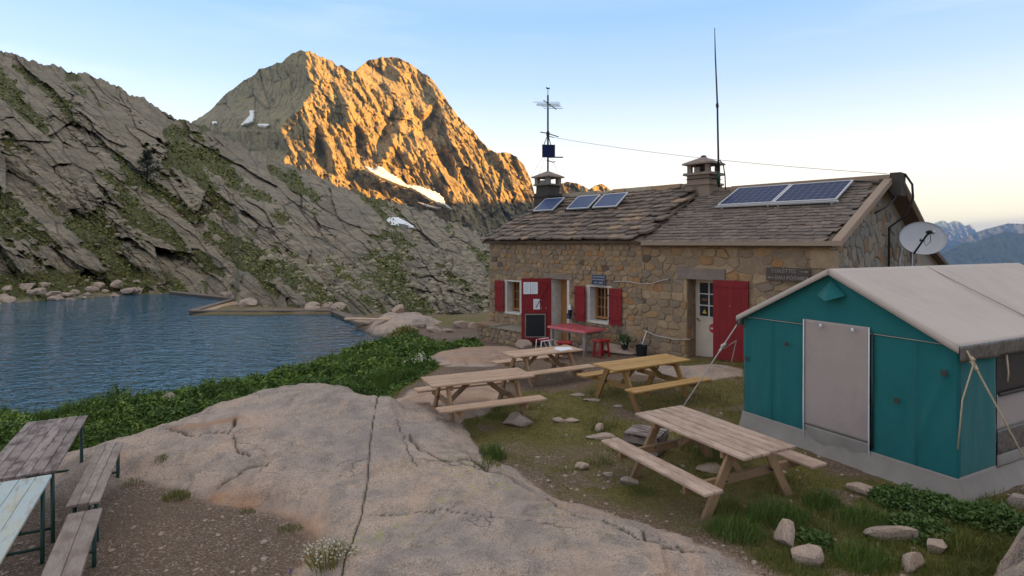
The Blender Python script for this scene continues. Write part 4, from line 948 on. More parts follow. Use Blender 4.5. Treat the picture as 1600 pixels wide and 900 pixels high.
for k, (a, b, c, d) in enumerate(((0, -.27, .30, .12), (-.27, 0, .12, .26))): prism(MB(), .08+a, 2.95+b, c, d, 5.31, 5.45, 1, .3+.3*k).obj('stone_filler', M_stoneg, ch)
cp = MB().add([(.08-.47, 2.95-.47, 5.56), (.08+.47, 2.95-.47, 5.56), (.08+.47, 2.95+.47, 5.56), (.08-.47, 2.95+.47, 5.56), (.08-.46, 2.95-.46, 5.61), (.08+.46, 2.95-.46, 5.61), (.08+.46, 2.95+.46, 5.61), (.08-.46, 2.95+.46, 5.61), (.08, 2.95, 5.85)],
         [(0, 3, 2, 1), (0, 1, 5, 4), (1, 2, 6, 5), (2, 3, 7, 6), (3, 0, 4, 7), (4, 5, 8), (5, 6, 8), (6, 7, 8), (7, 4, 8)]).obj('chimney_cap', M_lintel, ch)
CX, CY = 6.28, HS-.05
ch2 = prism(MB(), CX, CY, .86, .86, 4.2, 4.93, .97).obj('chimney', M_chim, hut)
prism(MB(), CX, CY, .92, .92, 4.86, 4.92).obj('chimney_band', M_chim, ch2)
prism(MB(), CX, CY, .76, .76, 4.93, 5.18).obj('chimney_neck', M_chim, ch2)
prism(MB(), CX, CY, .96, .96, 5.18, 5.26, .96).obj('chimney_shelf', M_lintel, ch2)
MB().tube([(CX-.40, CY-.40, 5.06), (CX+.40, CY-.40, 5.06), (CX+.40, CY+.40, 5.06)], .012).obj('strap', M_dark, ch2)
for a, b in ((-.31, -.31), (.31, -.31), (.31, .31), (-.31, .31)): prism(MB(), CX+a, CY+b, .13, .13, 5.26, 5.52).obj('stone_post', M_chim, ch2)
prism(MB(), CX, CY, .34, .34, 5.26, 5.50).obj('flue', M_chimd, ch2); prism(MB(), CX-.06, CY-.30, .20, .05, 5.27, 5.44).obj('stone_filler', M_lintel, ch2)
MB().add([(CX+sx*.5, CY+sy*.5, 5.52) for sx, sy in ((-1, -1), (1, -1), (1, 1), (-1, 1))]+[(CX+sx*.49, CY+sy*.49, 5.57) for sx, sy in ((-1, -1), (1, -1), (1, 1), (-1, 1))]+[(CX+sx*.10, CY+sy*.10, 5.76) for sx, sy in ((-1, -1), (1, -1), (1, 1), (-1, 1))],
    [(0, 3, 2, 1), (0, 1, 5, 4), (1, 2, 6, 5), (2, 3, 7, 6), (3, 0, 4, 7)]+[(4+i, 4+(i+1) % 4, 8+(i+1) % 4, 8+i) for i in range(4)]+[(8, 9, 10, 11)]).obj('chimney_cap', M_lintel, ch2)
prism(MB(), CX, CY, .16, .16, 5.76, 5.84, .6).obj('cap_knob', M_chimd, ch2)
# the black cables of the gable
tube('cable', hut, [(HL-.6, HS-.3, RID_R-.02), (HL+.1, HS-.35, RID_R-.1), (HL+.34, HS-.2, RID_R-.5), (HL+.2, HS-.5, RID_R-.75), (HL+.07, HS-.9, RID_R-.9)], .022, M_cable)
tube('cable', hut, [(HL+.45, HS+.15, RID_R+.12), (HL+.58, HS+.28, RID_R-.15), (HL+.60, HS+.28, RID_R-.5), (HL+.45, HS+.25, RID_R-.95), (HL+.09, HS+.2, RID_R-1.25), (HL+.08, HS+.2, 2.0), (HL+.08, HS+.2, 0)], .028, M_cable)
# low terrace wall left of the door
lw = thing('terrace_wall', 'low rubble terrace wall with flat coping at the left end of the hut', 'wall', H0, -HA)
pw = MB().box(.1, 2.5, -.62, -.06, -1.5, .13).obj('wall_core', M_mort, lw)
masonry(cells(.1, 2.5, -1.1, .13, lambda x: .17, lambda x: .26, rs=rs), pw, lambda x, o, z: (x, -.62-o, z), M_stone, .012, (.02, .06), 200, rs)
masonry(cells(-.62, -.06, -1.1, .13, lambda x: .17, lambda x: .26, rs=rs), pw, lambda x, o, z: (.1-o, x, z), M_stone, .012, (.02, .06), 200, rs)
u = .02
while u < 2.3:
    L1 = rs.uniform(.4, .8); MB().box(u+.01, min(2.55, u+L1)-.01, -.70, -.05, .135, .20+rs.uniform(-.01, .02), t=rs.random()).obj('coping_stone', M_stoneg, lw); u += L1
# long stone bench against the wall
sb = thing('stone_bench', 'long rough stone slab bench against the hut wall below the right window', 'bench', H0, -HA)
def rockmesh(name, sx, sy, sz, seed, mat=None, sub=3, flat=.3, t=0.0):
    bm = bmesh.new(); bmesh.ops.create_icosphere(bm, subdivisions=sub, radius=1)
    V = np.array([v.co[:] for v in bm.verts]); rr = np.random.RandomState(seed)
    for _ in range(13):
        n = rr.randn(3); n /= np.linalg.norm(n); d = rr.uniform(.45, .80); e = np.maximum(0, V@n-d); V = V-e[:, None]*n*.93
    V = V*1.28; V = V*(1+.06*fbm(V[:, 0]*2.2+seed, V[:, 1]*2.2+V[:, 2]*1.7, 3, seed % 60)[:, None]); V = V*np.array([sx, sy, sz])
    for v, c in zip(bm.verts, V): v.co = c
    me = bpy.data.meshes.new(name); bm.to_mesh(me); bm.free(); me.materials.append(mat or M_rock)
    me.polygons.foreach_set('use_smooth', [False]*len(me.polygons))
    at = me.attributes.new('tint', 'FLOAT', 'POINT'); at.data.foreach_set('value', np.full(len(me.vertices), t)); return me
for k, (u, L1, zt) in enumerate(((3.98, .62, -.12), (4.9, .55, -.06), (5.85, .62, .02))):
    link('bench_slab', rockmesh('bench_slab', L1*.85, .27, .12, 40+k), sb, loc=(u, -.36, zt))
for k in range(9): link('support_stone', rockmesh('support_stone', .22, .2, .17, 50+k, sub=2), sb, loc=(3.8+k*.3+rs.uniform(-.05, .05), -.32, -.40+k*.02+rs.uniform(-.03, .05)))
# ================================================================== things fixed to the hut
def on_hut(name, label, cat, u, v, z, group=None): return thing(name, label, cat, hw(u, v, z), -HA, group)
t = on_hut('name_plate', 'dark blue enamel plate with white lettering above the right window', 'sign', 4.985, -.06, 1.92)
pl = MB().box(-.255, .255, -.012, .0, -.16, .16).obj('plate', M_blue, t); MB().box(-.245, .245, -.0145, -.0125, .145, .15).box(-.245, .245, -.0145, -.0125, -.15, -.145).box(-.247, -.242, -.0145, -.0125, -.145, .145).box(.242, .247, -.0145, -.0125, -.145, .145).obj('border', M_lett, t)
words('CLUB ALPIN FRANCAIS', .052, M_lett, t, face_m(0, -.014, .085) @ Matrix.Diagonal((.80, 1, 1, 1))); words("REFUGE D'ARREMOULIT", .052, M_lett, t, face_m(0, -.014, .005) @ Matrix.Diagonal((.78, 1, 1, 1))); words('ALT. 2305', .075, M_lett, t, face_m(0, -.014, -.085))
t = on_hut('wooden_sign', 'weathered dark wooden board pointing to toilets and water, beside the tent roof', 'sign', 10.41, -.07, 2.29)
MB().box(-.48, .48, -.03, 0, .003, .15).obj('board', M_wbrown, t); MB().box(-.48, .46, -.028, 0, -.15, -.003).obj('board', M_wbrown, t)
words('TOILETTES', .115, M_lettb, t, face_m(-.09, -.033, .075)); words('EAU POTABLE', .115, M_lettb, t, face_m(.09, -.031, -.077))
def arrow(x0, x1, z, t, yy=-.033):
    s_ = 1 if x1 > x0 else -1; a, b = min(x0, x1), max(x0, x1)
    MB().box(a, b, yy, yy+.002, z-.006, z+.006).obj('arrow', M_lettb, t); MB().add([(x1, yy-.001, z), (x1-s_*.05, yy-.001, z+.03), (x1-s_*.05, yy-.001, z-.03)], [(0, 1, 2)]).obj('arrow_head', M_lettb, t)
arrow(.26, .44, .075, t); arrow(-.30, -.45, -.077, t, -.031)
# solar panels
def solar_panel(name, label, w_, h_, nx, ny, M, cellm, frm, group=None, legs=0.0):
    t = thing(name, label, 'solar panel', (0, 0, 0), 0, group); t.matrix_basis = M
    MB().box(-w_/2+.035, w_/2-.035, .035, h_-.035, .012, .03).obj('glass', cellm, t)
    f = MB()
    for b in ((-w_/2, w_/2, 0, .035), (-w_/2, w_/2, h_-.035, h_), (-w_/2, -w_/2+.035, .035, h_-.035), (w_/2-.035, w_/2, .035, h_-.035)): f.box(b[0], b[1], b[2], b[3], 0, .042)
    f.obj('frame', frm, t)
    g_ = MB()
    for k in range(1, nx): x_ = -w_/2+.035+(w_-.07)*k/nx; g_.box(x_-.005, x_+.005, .036, h_-.036, .0305, .0315)
    for k in range(1, ny): y_ = .035+(h_-.07)*k/ny; g_.box(-w_/2+.036, w_/2-.036, y_-.005, y_+.005, .0318, .0326)
    g_.obj('cell_grid', plain('cell_lines', (.16, .19, .30), .6) if 'cell_lines' not in bpy.data.materials else bpy.data.materials['cell_lines'], t)
    MB().box(-w_/2-.06, w_/2+.06, -.05, -.02, -.03, .012).box(-w_/2+.1, -w_/2+.14, -.02, h_, -.10, -.002).box(w_/2-.14, w_/2-.1, -.02, h_, -.10, -.002).obj('mounting_rail', M_alu if legs == 0 else M_dark, t)
    return t
Mw = Matrix.Translation(H0) @ Matrix.Rotation(-HA, 4, 'Z')
MsR, LR = slopem(EAVE_R, RID_R); MsL, LL = slopem(EAVE_L, RID_L)
def pm(u, s, h, ze, zr, Ms, tilt): return Mw @ Matrix.Translation(slope(u, s, h, ze, zr)) @ Ms.to_4x4() @ Matrix.Rotation(tilt, 4, 'X')
solar_panel('solar_panel', 'left one of the two large dark blue solar panels on the slate roof', 1.54, 1.42, 8, 6, pm(8.42, 2.44, .13, EAVE_R, RID_R, MsR, R(1)), M_cell, M_alu, 'large solar panels on the roof')
solar_panel('solar_panel', 'right one of the two large dark blue solar panels, nearest the gable', 1.54, 1.42, 8, 6, pm(9.99, 2.42, .13, EAVE_R, RID_R, MsR, R(1)), M_cell, M_alu, 'large solar panels on the roof')
for u, lab in ((.83, 'small pale blue solar panel standing beside the left chimney'), (2.50, 'middle one of the three small solar panels on the rough slate roof'), (3.68, 'rightmost of the three small solar panels, edged with dark red')):
    solar_panel('solar_panel', lab, 1.0, .84, 9, 4, pm(u, 2.35, .16, EAVE_L, RID_L, MsL, R(12)), M_cell2, M_alu, 'small solar panels on the roof', 1)
# antenna mast on the left chimney
def bars(t, name, mat, segs, r, n=6):
    for a, b in segs: tube(name, t, [a, b], r, mat, n)
t = on_hut('antenna_mast', 'dark mast with television aerial and small solar panel on the left chimney', 'antenna', .08, 2.95, 5.82)
tube('mast', t, [(0, 0, 0), (0, 0, 3.0)], .035, M_dark); tube('mast_tip', t, [(0, 0, 3.0), (0, 0, 3.25)], .012, M_dark)
ae = MB(); d1 = (HU*-1).to_3d()
Mi = Matrix.Rotation(HA, 4, 'Z')          # work in world axes: local = Mi @ world offset
def L3(x_, y_, z_): return Mi @ Vector((x_, y_, z_))
tube('aerial_boom', t, [L3(-.14, .5, 2.92), L3(.28, -.55, 2.32)], .02, M_dark)
for k, (hl, zz, xx, yy) in enumerate(((.52, 2.80, -.03, .3), (.42, 2.66, .02, .1), (.36, 2.57, .1, -.1), (.37, 2.48, .14, -.28), (.36, 2.38, .2, -.45))):
    tube('aerial_element', t, [L3(xx-hl-.02, yy, zz), L3(xx+hl, yy, zz)], .011, M_grey, 6)
tube('dipole_loop', t, [L3(-.42, .1, 2.68), L3(-.44, .1, 2.65), L3(-.42, .1, 2.61), L3(.46, .1, 2.61), L3(.5, .1, 2.65), L3(.46, .1, 2.69), L3(-.42, .1, 2.69)], .012, M_grey, 6)
tube('cross_arm', t, [L3(-.30, 0, 1.55), L3(0, 0, 1.5), L3(.42, 0, 1.36)], .02, M_dark); MB().lathe([(.06, 1.40), (.07, 1.5), (.05, 1.58)], 8, None, 0, True).obj('clamp', M_dark, t)
for a in ((-.2, 0), (.14, 0)): tube('stay', t, [L3(0, 0, 1.45), L3(a[0], 0, .95)], .018, M_dark, 6)
M2 = Mi @ Matrix.Rotation(R(8), 4, 'Z'); sp = link('small_solar_panel', MB().box(-.22, .24, -.10, -.07, .56, 1.02, M2).mesh('p', M_cell), t)
MB().box(-.245, -.22, -.11, -.06, .54, 1.04, M2).box(.24, .265, -.11, -.06, .54, 1.04, M2).box(-.22, .24, -.11, -.06, .54, .56, M2).box(-.22, .24, -.11, -.06, 1.02, 1.04, M2).obj('panel_frame', M_dark, sp)
tube('side_arm', t, [L3(0, 0, .56), L3(.60, 0, .56)], .025, M_dark); tube('bracket', t, [L3(-.05, 0, .45), L3(.2, 0, .36), L3(.28, -.1, .38)], .018, M_dark)
for a in ((-.75, -.1, -.35), (-.4, -.3, -.3), (.5, .2, -.25)): tube('guy_wire', t, [L3(0, 0, .9), L3(*a)], .006, M_grey, 5)
tube('wind_cups', t, [L3(-.07, 0, 3.30), L3(0, 0, 3.26), L3(.06, .05, 3.29)], .03, M_dark)
# whip antenna behind the right chimney
t = on_hut('whip_antenna', 'very tall thin whip antenna rising beside the right chimney', 'antenna', 6.93, HS-.3, 4.75)
tube('whip', t, [(0, 0, 0), (-.05, 0, 2.6), (-.12, 0, 4.2), (-.14, 0, 5.02)], [.032, .028, .02, .010], M_dark)
tube('whip_collar', t, [(-.05, 0, 2.5), (-.055, 0, 2.62)], .045, M_dark); tube('bracket', t, [(0, 0, .3), (-.28, .1, .3)], .02, M_green); tube('bracket', t, [(0, 0, .75), (-.26, .1, .75)], .02, M_green)
tube('feed_cable', t, [(.02, 0, .85), (.14, 0, .7), (.2, 0, .35), (.22, 0, -.1)], .018, M_cable); tube('insulator', t, [(0, -.03, .1), (0, -.03, .5)], .05, M_green)
# the long wire from the mast to the gable
a = hw(.08, 2.95, 5.82+1.38); b = hw(HL+.1, HS, RID_R+.14)
pts = [a.lerp(b, i/14)+Vector((0, 0, -.30*4*(i/14)*(1-i/14)*.5)) for i in range(15)]
t = thing('aerial_wire', 'thin wire strung from the antenna mast to the gable end of the roof', 'wire', a)
MB().tube([p-a for p in pts], .008, 5).obj('wire', M_grey, t); tube('wire_end', t, [Vector((-.02, 0, .01)), (pts[1]-a)*.35], .018, M_dark, 6)
# satellite dish on its pole
dp = atY(1442, 372, 14.6); dg_ = tz(dp.x, dp.y)
t = thing('satellite_dish', 'pale grey satellite dish on a pole at the gable end, above the tent', 'satellite dish', (dp.x-.14, dp.y+.12, 0))
tube('pole', t, [(0, .1, dg_-.2), (0, .1, 2.95)], .035, M_grey); tube('pole_stay', t, [(-.22, .3, 2.0), (-.16, .25, 2.9)], .03, M_grey)
Dm = Matrix.Translation((.14, -.12, dp.z)) @ Matrix.Rotation(R(-24), 4, 'Z') @ Matrix.Rotation(R(70), 4, 'X')
prof = [(0, -.10)]+[(r_ , -.10+.10*(r_/.5)**2) for r_ in np.linspace(.06, .5, 8)]+[(.505, .012), (.505, -.012), (.49, -.02)]+[(r_, -.125+.10*(r_/.5)**2) for r_ in (.4, .25, .05)]
MB().lathe([(float(a_), float(b_)) for a_, b_ in prof], 40, Dm @ Matrix.Diagonal((1.0, .88, 1, 1))).obj('dish', M_dish, t, smooth=True)
def DL(x_, y_, z_): return Dm @ Vector((x_, y_, z_))
tube('feed_arm', t, [DL(-.22, -.42, .0), DL(-.02, -.10, .42), DL(.06, -.03, .50)], .022, M_dark); tube('feed_horn', t, [DL(.05, -.04, .54), DL(.02, .0, .40)], .045, M_dark, 10)
tube('feed_cap', t, [DL(.14, -.02, .50), DL(.12, -.02, .40)], .035, M_dish, 10); tube('feed_cable', t, [DL(.05, -.06, .5), DL(.06, -.25, .42), DL(-.02, -.32, .3), DL(-.06, -.2, .36)], .008, M_cable, 5)
tube('rear_bracket', t, [DL(0, 0, -.12), (0, .1, 2.85)], .05, M_dark)

# ================================================================== FURNITURE
def picnic(label, cx, cy, deg, L, W, n, so, zg, mt, ms, ml, H=.745, group='wooden picnic tables on the terrace', gap=.012):
    t = thing('picnic_table', label, 'picnic table', (cx, cy, zg), R(deg), group); pw_ = W/n
    for k in range(n):
        dx = rs.uniform(-.008, .008); link('top_plank', cbox(L, pw_-gap, .036, mt, .007), t, loc=(dx, -W/2+pw_*(k+.5), H-.018+rs.uniform(-.002, .002)), rot=(rs.uniform(-.006, .006), 0, rs.uniform(-.002, .002)))
    for s_ in (-1, 1):
        for k in range(2): link('seat_plank', cbox(L, .128, .036, ms, .007), t, loc=(rs.uniform(-.01, .01), s_*(so-.065-.136*k), .44+rs.uniform(-.002, .002)))
    for e in (-1, 1):
        x_ = e*(L/2-.30)
        for s_ in (-1, 1):
            bar('leg', t, (x_, s_*W*.30, H-.04), (x_, s_*(so*.74), -.06), .115, .045, ml, (1, 0, 0))
        bar('seat_beam', t, (x_-e*.047, -so+.03, .372), (x_-e*.047, so-.03, .372), .045, .095, ml)
        bar('top_beam', t, (x_-e*.047, -W/2+.04, H-.080), (x_-e*.047, W/2-.04, H-.080), .045, .085, ml)
        for s_ in (-1, 1):
            tube('bolt', t, [(x_-e*.075, s_*W*.44, .385), (x_+e*.030, s_*W*.44, .385)], .011, M_dark, 6)
        bar('brace', t, (x_-e*.10, 0, .37), (e*.12, 0, H-.05), .08, .04, ml, (0, 1, 0))
    return t
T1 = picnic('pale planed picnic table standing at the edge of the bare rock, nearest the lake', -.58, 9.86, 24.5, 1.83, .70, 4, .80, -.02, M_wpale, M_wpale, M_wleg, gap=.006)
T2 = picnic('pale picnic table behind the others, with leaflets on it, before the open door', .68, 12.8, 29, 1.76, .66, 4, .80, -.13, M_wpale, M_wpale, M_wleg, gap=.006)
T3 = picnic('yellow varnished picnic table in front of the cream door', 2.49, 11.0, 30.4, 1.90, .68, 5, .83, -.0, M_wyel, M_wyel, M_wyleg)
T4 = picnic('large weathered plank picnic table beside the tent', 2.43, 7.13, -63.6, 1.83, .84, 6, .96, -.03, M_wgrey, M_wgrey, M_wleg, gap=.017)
for k, (dx, dy, a) in enumerate(((.50, .02, 20), (.62, -.06, 5), (.40, -.10, 40))):
    p = T2.matrix_basis @ Vector((dx, dy, .746+k*.001)); o = MB().box(-.10, .10, -.14, .14, 0, .002+.0012*k).obj('leaflet', M_paper, None, loc=p, rot=(0, 0, R(a)))
    tag(o, ['white leaflet at the far end of the stack on the rear picnic table', 'white leaflet nearest the corner of the rear picnic table', 'white leaflet lying crosswise on the rear picnic table'][k], 'leaflet', 'leaflets on the rear picnic table')
# folding beer-garden sets bottom left
def folding(name, label, cat, p, dirv, L, W, H, n, mt, group, fold=.30):
    d = Vector(dirv).normalized(); t = thing(name, label, cat, (p[0], p[1], 0), math.atan2(d.y, d.x), group)     # origin: far right corner, +x runs towards the camera, +y to the camera's right
    pw_ = W/n
    for k in range(n):
        a = rs.uniform(-.01, .012); link('top_board' if H > .6 else 'seat_board', cbox(L-.01+a, pw_-.004, .026, mt, .004), t, loc=(L/2+a/2, -W+pw_*(k+.5), H-.013+rs.uniform(-.0015, .0015)), rot=(rs.uniform(-.008, .008), 0, 0))
    for x_ in ((.14, 1) , (L-.14, -1)):
        for y_ in (-.05, -W+.05):
            tube('leg', t, [(x_[0], y_, H-.04), (x_[0]+x_[1]*.03, y_, .03), (x_[0]+x_[1]*.03, y_+(.0), -.03)], .019, M_green)
        tube('foot_rail', t, [(x_[0]+x_[1]*.03, -.05, .14), (x_[0]+x_[1]*.03, -W+.05, .14)], .015, M_green)
        bar('cross_rail', t, (x_[0], -.03, H-.045), (x_[0], -W+.03, H-.045), .04, .03, M_green)
        tube('fold_strut', t, [(x_[0]+x_[1]*.02, -W/2, .14), (x_[0]+x_[1]*.42, -W/2, H-.04)], .011, M_green)
    return t
dT = (1.05, -1.87)
folding('folding_table', 'weathered grey plank folding table nearer the lake, with a chipped edge', 'folding table', (-5.51, 7.49), dT, 2.10, .62, .77, 6, M_wold, 'folding tables at the left edge')
folding('folding_table', 'folding table painted peeling pale blue at the bottom left', 'folding table', (-4.45, 5.58), dT, 2.15, .62, .765, 5, M_wblue, 'folding tables at the left edge')
folding('folding_bench', 'silver grey folding bench farther from the camera beside the plank table', 'bench', (-4.96, 7.37), (.915, -1.72), 1.93, .275, .47, 3, M_wbench, 'folding benches at the left edge')
folding('folding_bench', 'silver grey folding bench nearest the camera beside the blue table', 'bench', (-3.92, 5.52), (.90, -1.60), 2.0, .27, .47, 2, M_wbench, 'folding benches at the left edge')
# table with the red oilcloth, stools
t = thing('side_table', 'grey wooden table covered with a red oilcloth beside the hut door', 'table', (1.85, 16.6, tz(1.85, 16.6)-.02), R(-50))
for x_ in (-.64, .64):
    for y_ in (-.34, .34): link('leg', cbox(.74, .085, .085, M_wbench, .006), t, loc=(x_, y_, .36), rot=(0, R(90), 0))
for y_ in (-.34, .34): bar('apron', t, (-.6, y_, .68), (.6, y_, .68), .03, .09, M_wbench)
for x_ in (-.64, .64): bar('apron', t, (x_, -.29, .68), (x_, .29, .68), .03, .09, M_wbench)
link('table_top', cbox(1.46, .86, .03, M_wbench, .004), t, loc=(0, 0, .745))
nx_, ny_ = 30, 18; A, B = np.meshgrid(np.linspace(-.78, .78, nx_), np.linspace(-.49, .49, ny_), indexing='ij'); ov = np.maximum(np.maximum(np.abs(A)-.735, np.abs(B)-.435), 0)
cz_ = .766+.004*fbm(A*4, B*4, 3, 201)-ov*1.1-.012*(ov > .02)*perlin(A*14, B*14, 202)
cl_ = link('oilcloth', npmesh('oilcloth', np.stack([(np.clip(A, -.738, .738)+np.sign(A)*ov*.2).ravel(), (np.clip(B, -.438, .438)+np.sign(B)*ov*.2).ravel(), cz_.ravel()], 1), gridfaces(nx_, ny_), M_redt))
cl_.location = (1.85, 16.6, t.location.z); cl_.rotation_euler = (0, 0, R(-50)); tag(cl_, 'faded red oilcloth draped over the table by the hut door', 'tablecloth')
def stool(label, x_, y_, deg):
    t = thing('stool', label, 'stool', (x_, y_, tz(x_, y_)), R(deg), 'red stools')
    link('seat', cbox(.40, .30, .045, M_stool, .01), t, loc=(0, 0, .45))
    for sx in (-1, 1):
        for sy in (-1, 1): bar('leg', t, (sx*.13, sy*.10, .43), (sx*.18, sy*.13, -.02), .055, .055, M_stool)
        bar('stretcher', t, (sx*.16, -.10, .14), (sx*.16, .10, .14), .03, .06, M_stool)
    bar('stretcher', t, (-.15, 0, .14), (.15, 0, .14), .03, .05, M_stool)
stool('bright red wooden stool standing in the open between the red table and the stone bench', 2.42, 15.6, 35)
stool('dark red wooden stool half hidden behind the rear picnic table', 1.42, 15.5, -20)
t = thing('folding_chair', 'small white tube framed folding chair behind the rear picnic table', 'chair', (.92, 16.3, tz(.92, 16.3)), R(20))
for y_ in (-.18, .18): tube('chair_frame', t, [(-.2, y_, 0), (-.17, y_, .44), (.2, y_, .47)], .016, M_paper); tube('leg', t, [(.2, y_, 0), (.05, y_, .45)], .016, M_paper)
MB().box(-.17, .2, -.17, .17, .44, .455).obj('seat', M_stool, t)
# crate table under the trees of legs
t = thing('wooden_crate', 'low grey slatted crate standing behind the large weathered picnic table', 'crate', (1.93, 8.30, tz(1.93, 8.3)), R(-32))
for k in range(5): link('slat', cbox(.50, .085, .02, M_wold, .003), t, loc=(0, -.19+.095*k, .30))
for s_ in (-1, 1):
    for k in range(2): link('side_slat', cbox(.50, .09, .018, M_wold, .003), t, loc=(0, s_*.235, .23-.12*k), rot=(R(90), 0, 0)); link('end_slat', cbox(.44, .09, .018, M_wold, .003), t, loc=(s_*.25, 0, .23-.12*k), rot=(R(90), 0, R(90)))
    for y_ in (-.2, .2): link('corner_post', cbox(.29, .04, .04, M_wold, .003), t, loc=(s_*.22, y_, .14), rot=(0, R(90), 0))
# ---- tent
TA = math.atan2(-2.73, 1.4); TW, TD, TE, TR = 3.07, 5.2, 1.83, 2.64
tent = thing('frame_tent', 'teal and grey canvas frame tent with closed grey door, guyed beside the hut', 'tent', (3.80, 9.43, 0), TA)
def tgz(x_, y_): p = tent.matrix_basis @ Vector((x_, y_, 0)); return tz(p.x, p.y)
tent_m = tent.matrix_basis.copy()
def panel(name, mat, fx, nx_, ny_, solid=.004, parent=None):
    """cloth surface from fx(s,t) -> (x,y,z) arrays, given a little thickness"""
    s_, t_ = np.meshgrid(np.linspace(0, 1, nx_), np.linspace(0, 1, ny_), indexing='ij'); x_, y_, z_ = fx(s_, t_)
    o = link(name, npmesh(name, np.stack([x_.ravel(), y_.ravel(), z_.ravel()], 1), gridfaces(nx_, ny_), mat), parent or tent)
    if solid: m = o.modifiers.new('cloth', 'SOLIDIFY'); m.thickness = solid
    return o
def roofz(x_): return TE+(TR-TE)*(1-np.abs(x_-TW/2)/(TW/2))
def wrk(x_, z_, s=0, a=.034): return a*fbm(x_*1.4, z_*.55, 3, 210+s)+a*.5*fbm(x_*5, z_*1.1, 3, 215+s)
def front(x0, x1, z0, z1, o, s, a=.038):
    def f(S_, T_):
        x_ = x0+(x1-x0)*S_; zt = np.minimum(roofz(x_)-.03, z1) if z1 else roofz(x_)-.03; z_ = z0+(zt-z0)*T_
        fold = .022*np.abs(np.sin(x_*5.1-1.2*z_+1))**8*np.clip(z_-.4, 0, 1)*np.clip(1.9-z_, 0, .5)+.03*np.abs(np.sin(x_*3.3+.8*z_))**6*np.clip(1.2-z_, 0, 1)+.035*np.exp(-((x_-2.55-(z_-.3)*.32)/.035)**2)+.02*np.exp(-((x_-.45-(z_-.3)*.1)/.04)**2)+.02*np.exp(-((x_-.72+(z_-.3)*.05)/.03)**2)
        return x_, -o-wrk(x_, z_, s, a)*np.sin(np.pi*np.clip(T_, 0, 1))**.5-fold*(z_ < 1.7)*np.sin(np.pi*T_), z_
    return f
panel('front_wall', M_teal, front(0, 1.10, .20, 1.80, .0, 1), 26, 40); panel('front_wall', M_teal, front(2.06, TW, .22, 1.80, .0, 2), 26, 40)
panel('gable_panel', M_teal, front(0.02, TW-.02, 1.80, None, .006, 3, .008), 60, 12)
panel('door', M_canvd, front(1.10, 2.05, .36, 1.89, .018, 4, .012), 26, 40)
panel('door_mud_flap', M_skirt, front(1.10, 2.05, .0, .355, .026, 5, .03), 26, 14)
for x_, zz in ((1.10, .02), (2.05, .02)): tube('door_piping', tent, [(x_, -.035, zz), (x_, -.045, .5), (x_, -.04, 1.2), (x_, -.035, 1.89)], .009, M_paper, 6)
tube('seam_piping', tent, [(.0, -.016, 1.80), (1.1, -.02, 1.81)], .005, M_canv, 6); tube('seam_piping', tent, [(2.05, -.02, 1.81), (TW, -.016, 1.80)], .005, M_canv, 6)
for x_ in (.55, 2.62): tube('wall_seam', tent, [(x_, -.028, .26), (x_, -.042, .8), (x_, -.040, 1.4), (x_, -.02, 1.80)], .005, M_teal, 5)
tube('zip', tent, [(2.085, -.02, .3), (2.09, -.03, 1.0), (2.085, -.02, 1.82)], .013, M_green, 6)
for x_ in (1.38, 1.84): tube('toggle', tent, [(x_, -.055, 1.85), (x_+.015, -.075, 1.81)], .018, M_paper, 8)
def skirtf(S_, T_):
    x_ = -.02+(TW+.03)*S_+sst(.96, 1, S_)*.17*(1-T_)**1.4; o = .02+(1-T_)**1.4*(.16+.07*perlin(x_*2.1, x_*0, 221)+.03*perlin(x_*7, T_*2, 222)); z_ = -.10+.36*T_+.02*perlin(x_*3, T_, 223)*(1-T_); return x_, -o, z_
panel('mud_skirt', M_skirt, skirtf, 90, 14)
def sidef(y0, y1, z0, z1, o, s, a=.02): return lambda S_, T_: (TW+o+wrk(y0+(y1-y0)*S_, z0+(z1-z0)*T_, s, a)*np.sin(np.pi*T_), y0+(y1-y0)*S_, z0+(z1-z0)*T_+0*S_)
panel('side_wall', M_teal, sidef(0, .84, .24, 1.79, .0, 6), 20, 30); panel('side_panel', M_canvd, sidef(.845, TD, .70, 1.14, .012, 7), 50, 10); panel('side_panel', M_mesh2, sidef(.845, TD, .40, .70, .018, 8), 50, 10)
panel('side_panel', M_skirt, sidef(.845, TD, .24, .40, .014, 9), 50, 6); panel('side_window', M_mesh, sidef(.845, TD, 1.14, 1.66, .006, 10, .01), 50, 12); panel('side_head', M_teal, sidef(.845, TD, 1.66, 1.79, .0, 11, .005), 50, 4)
tube('window_roll', tent, [(TW+.03, .86, 1.14), (TW+.035, 2.5, 1.15), (TW+.03, TD, 1.14)], .022, M_mesh, 8); tube('window_tie', tent, [(TW+.035, 1.02, 1.62), (TW+.05, 1.03, 1.4), (TW+.04, 1.03, 1.28)], .010, M_rope, 6)
panel('side_skirt', M_skirt, lambda S_, T_: (TW+.0+(1-T_)**1.4*(.17+.06*perlin(S_*9, S_*0, 224)), TD*S_-sst(.04, 0, S_)*.18*(1-T_)**1.4, -.10+.37*T_+0*S_), 120, 10)
panel('far_side_wall', M_teal, lambda S_, T_: (0*S_-.001, TD*S_, .1+1.69*T_), 10, 8); panel('rear_wall', M_teal, lambda S_, T_: (TW*S_, TD+0*S_, .1+(roofz(TW*S_)-.13)*T_), 20, 8)
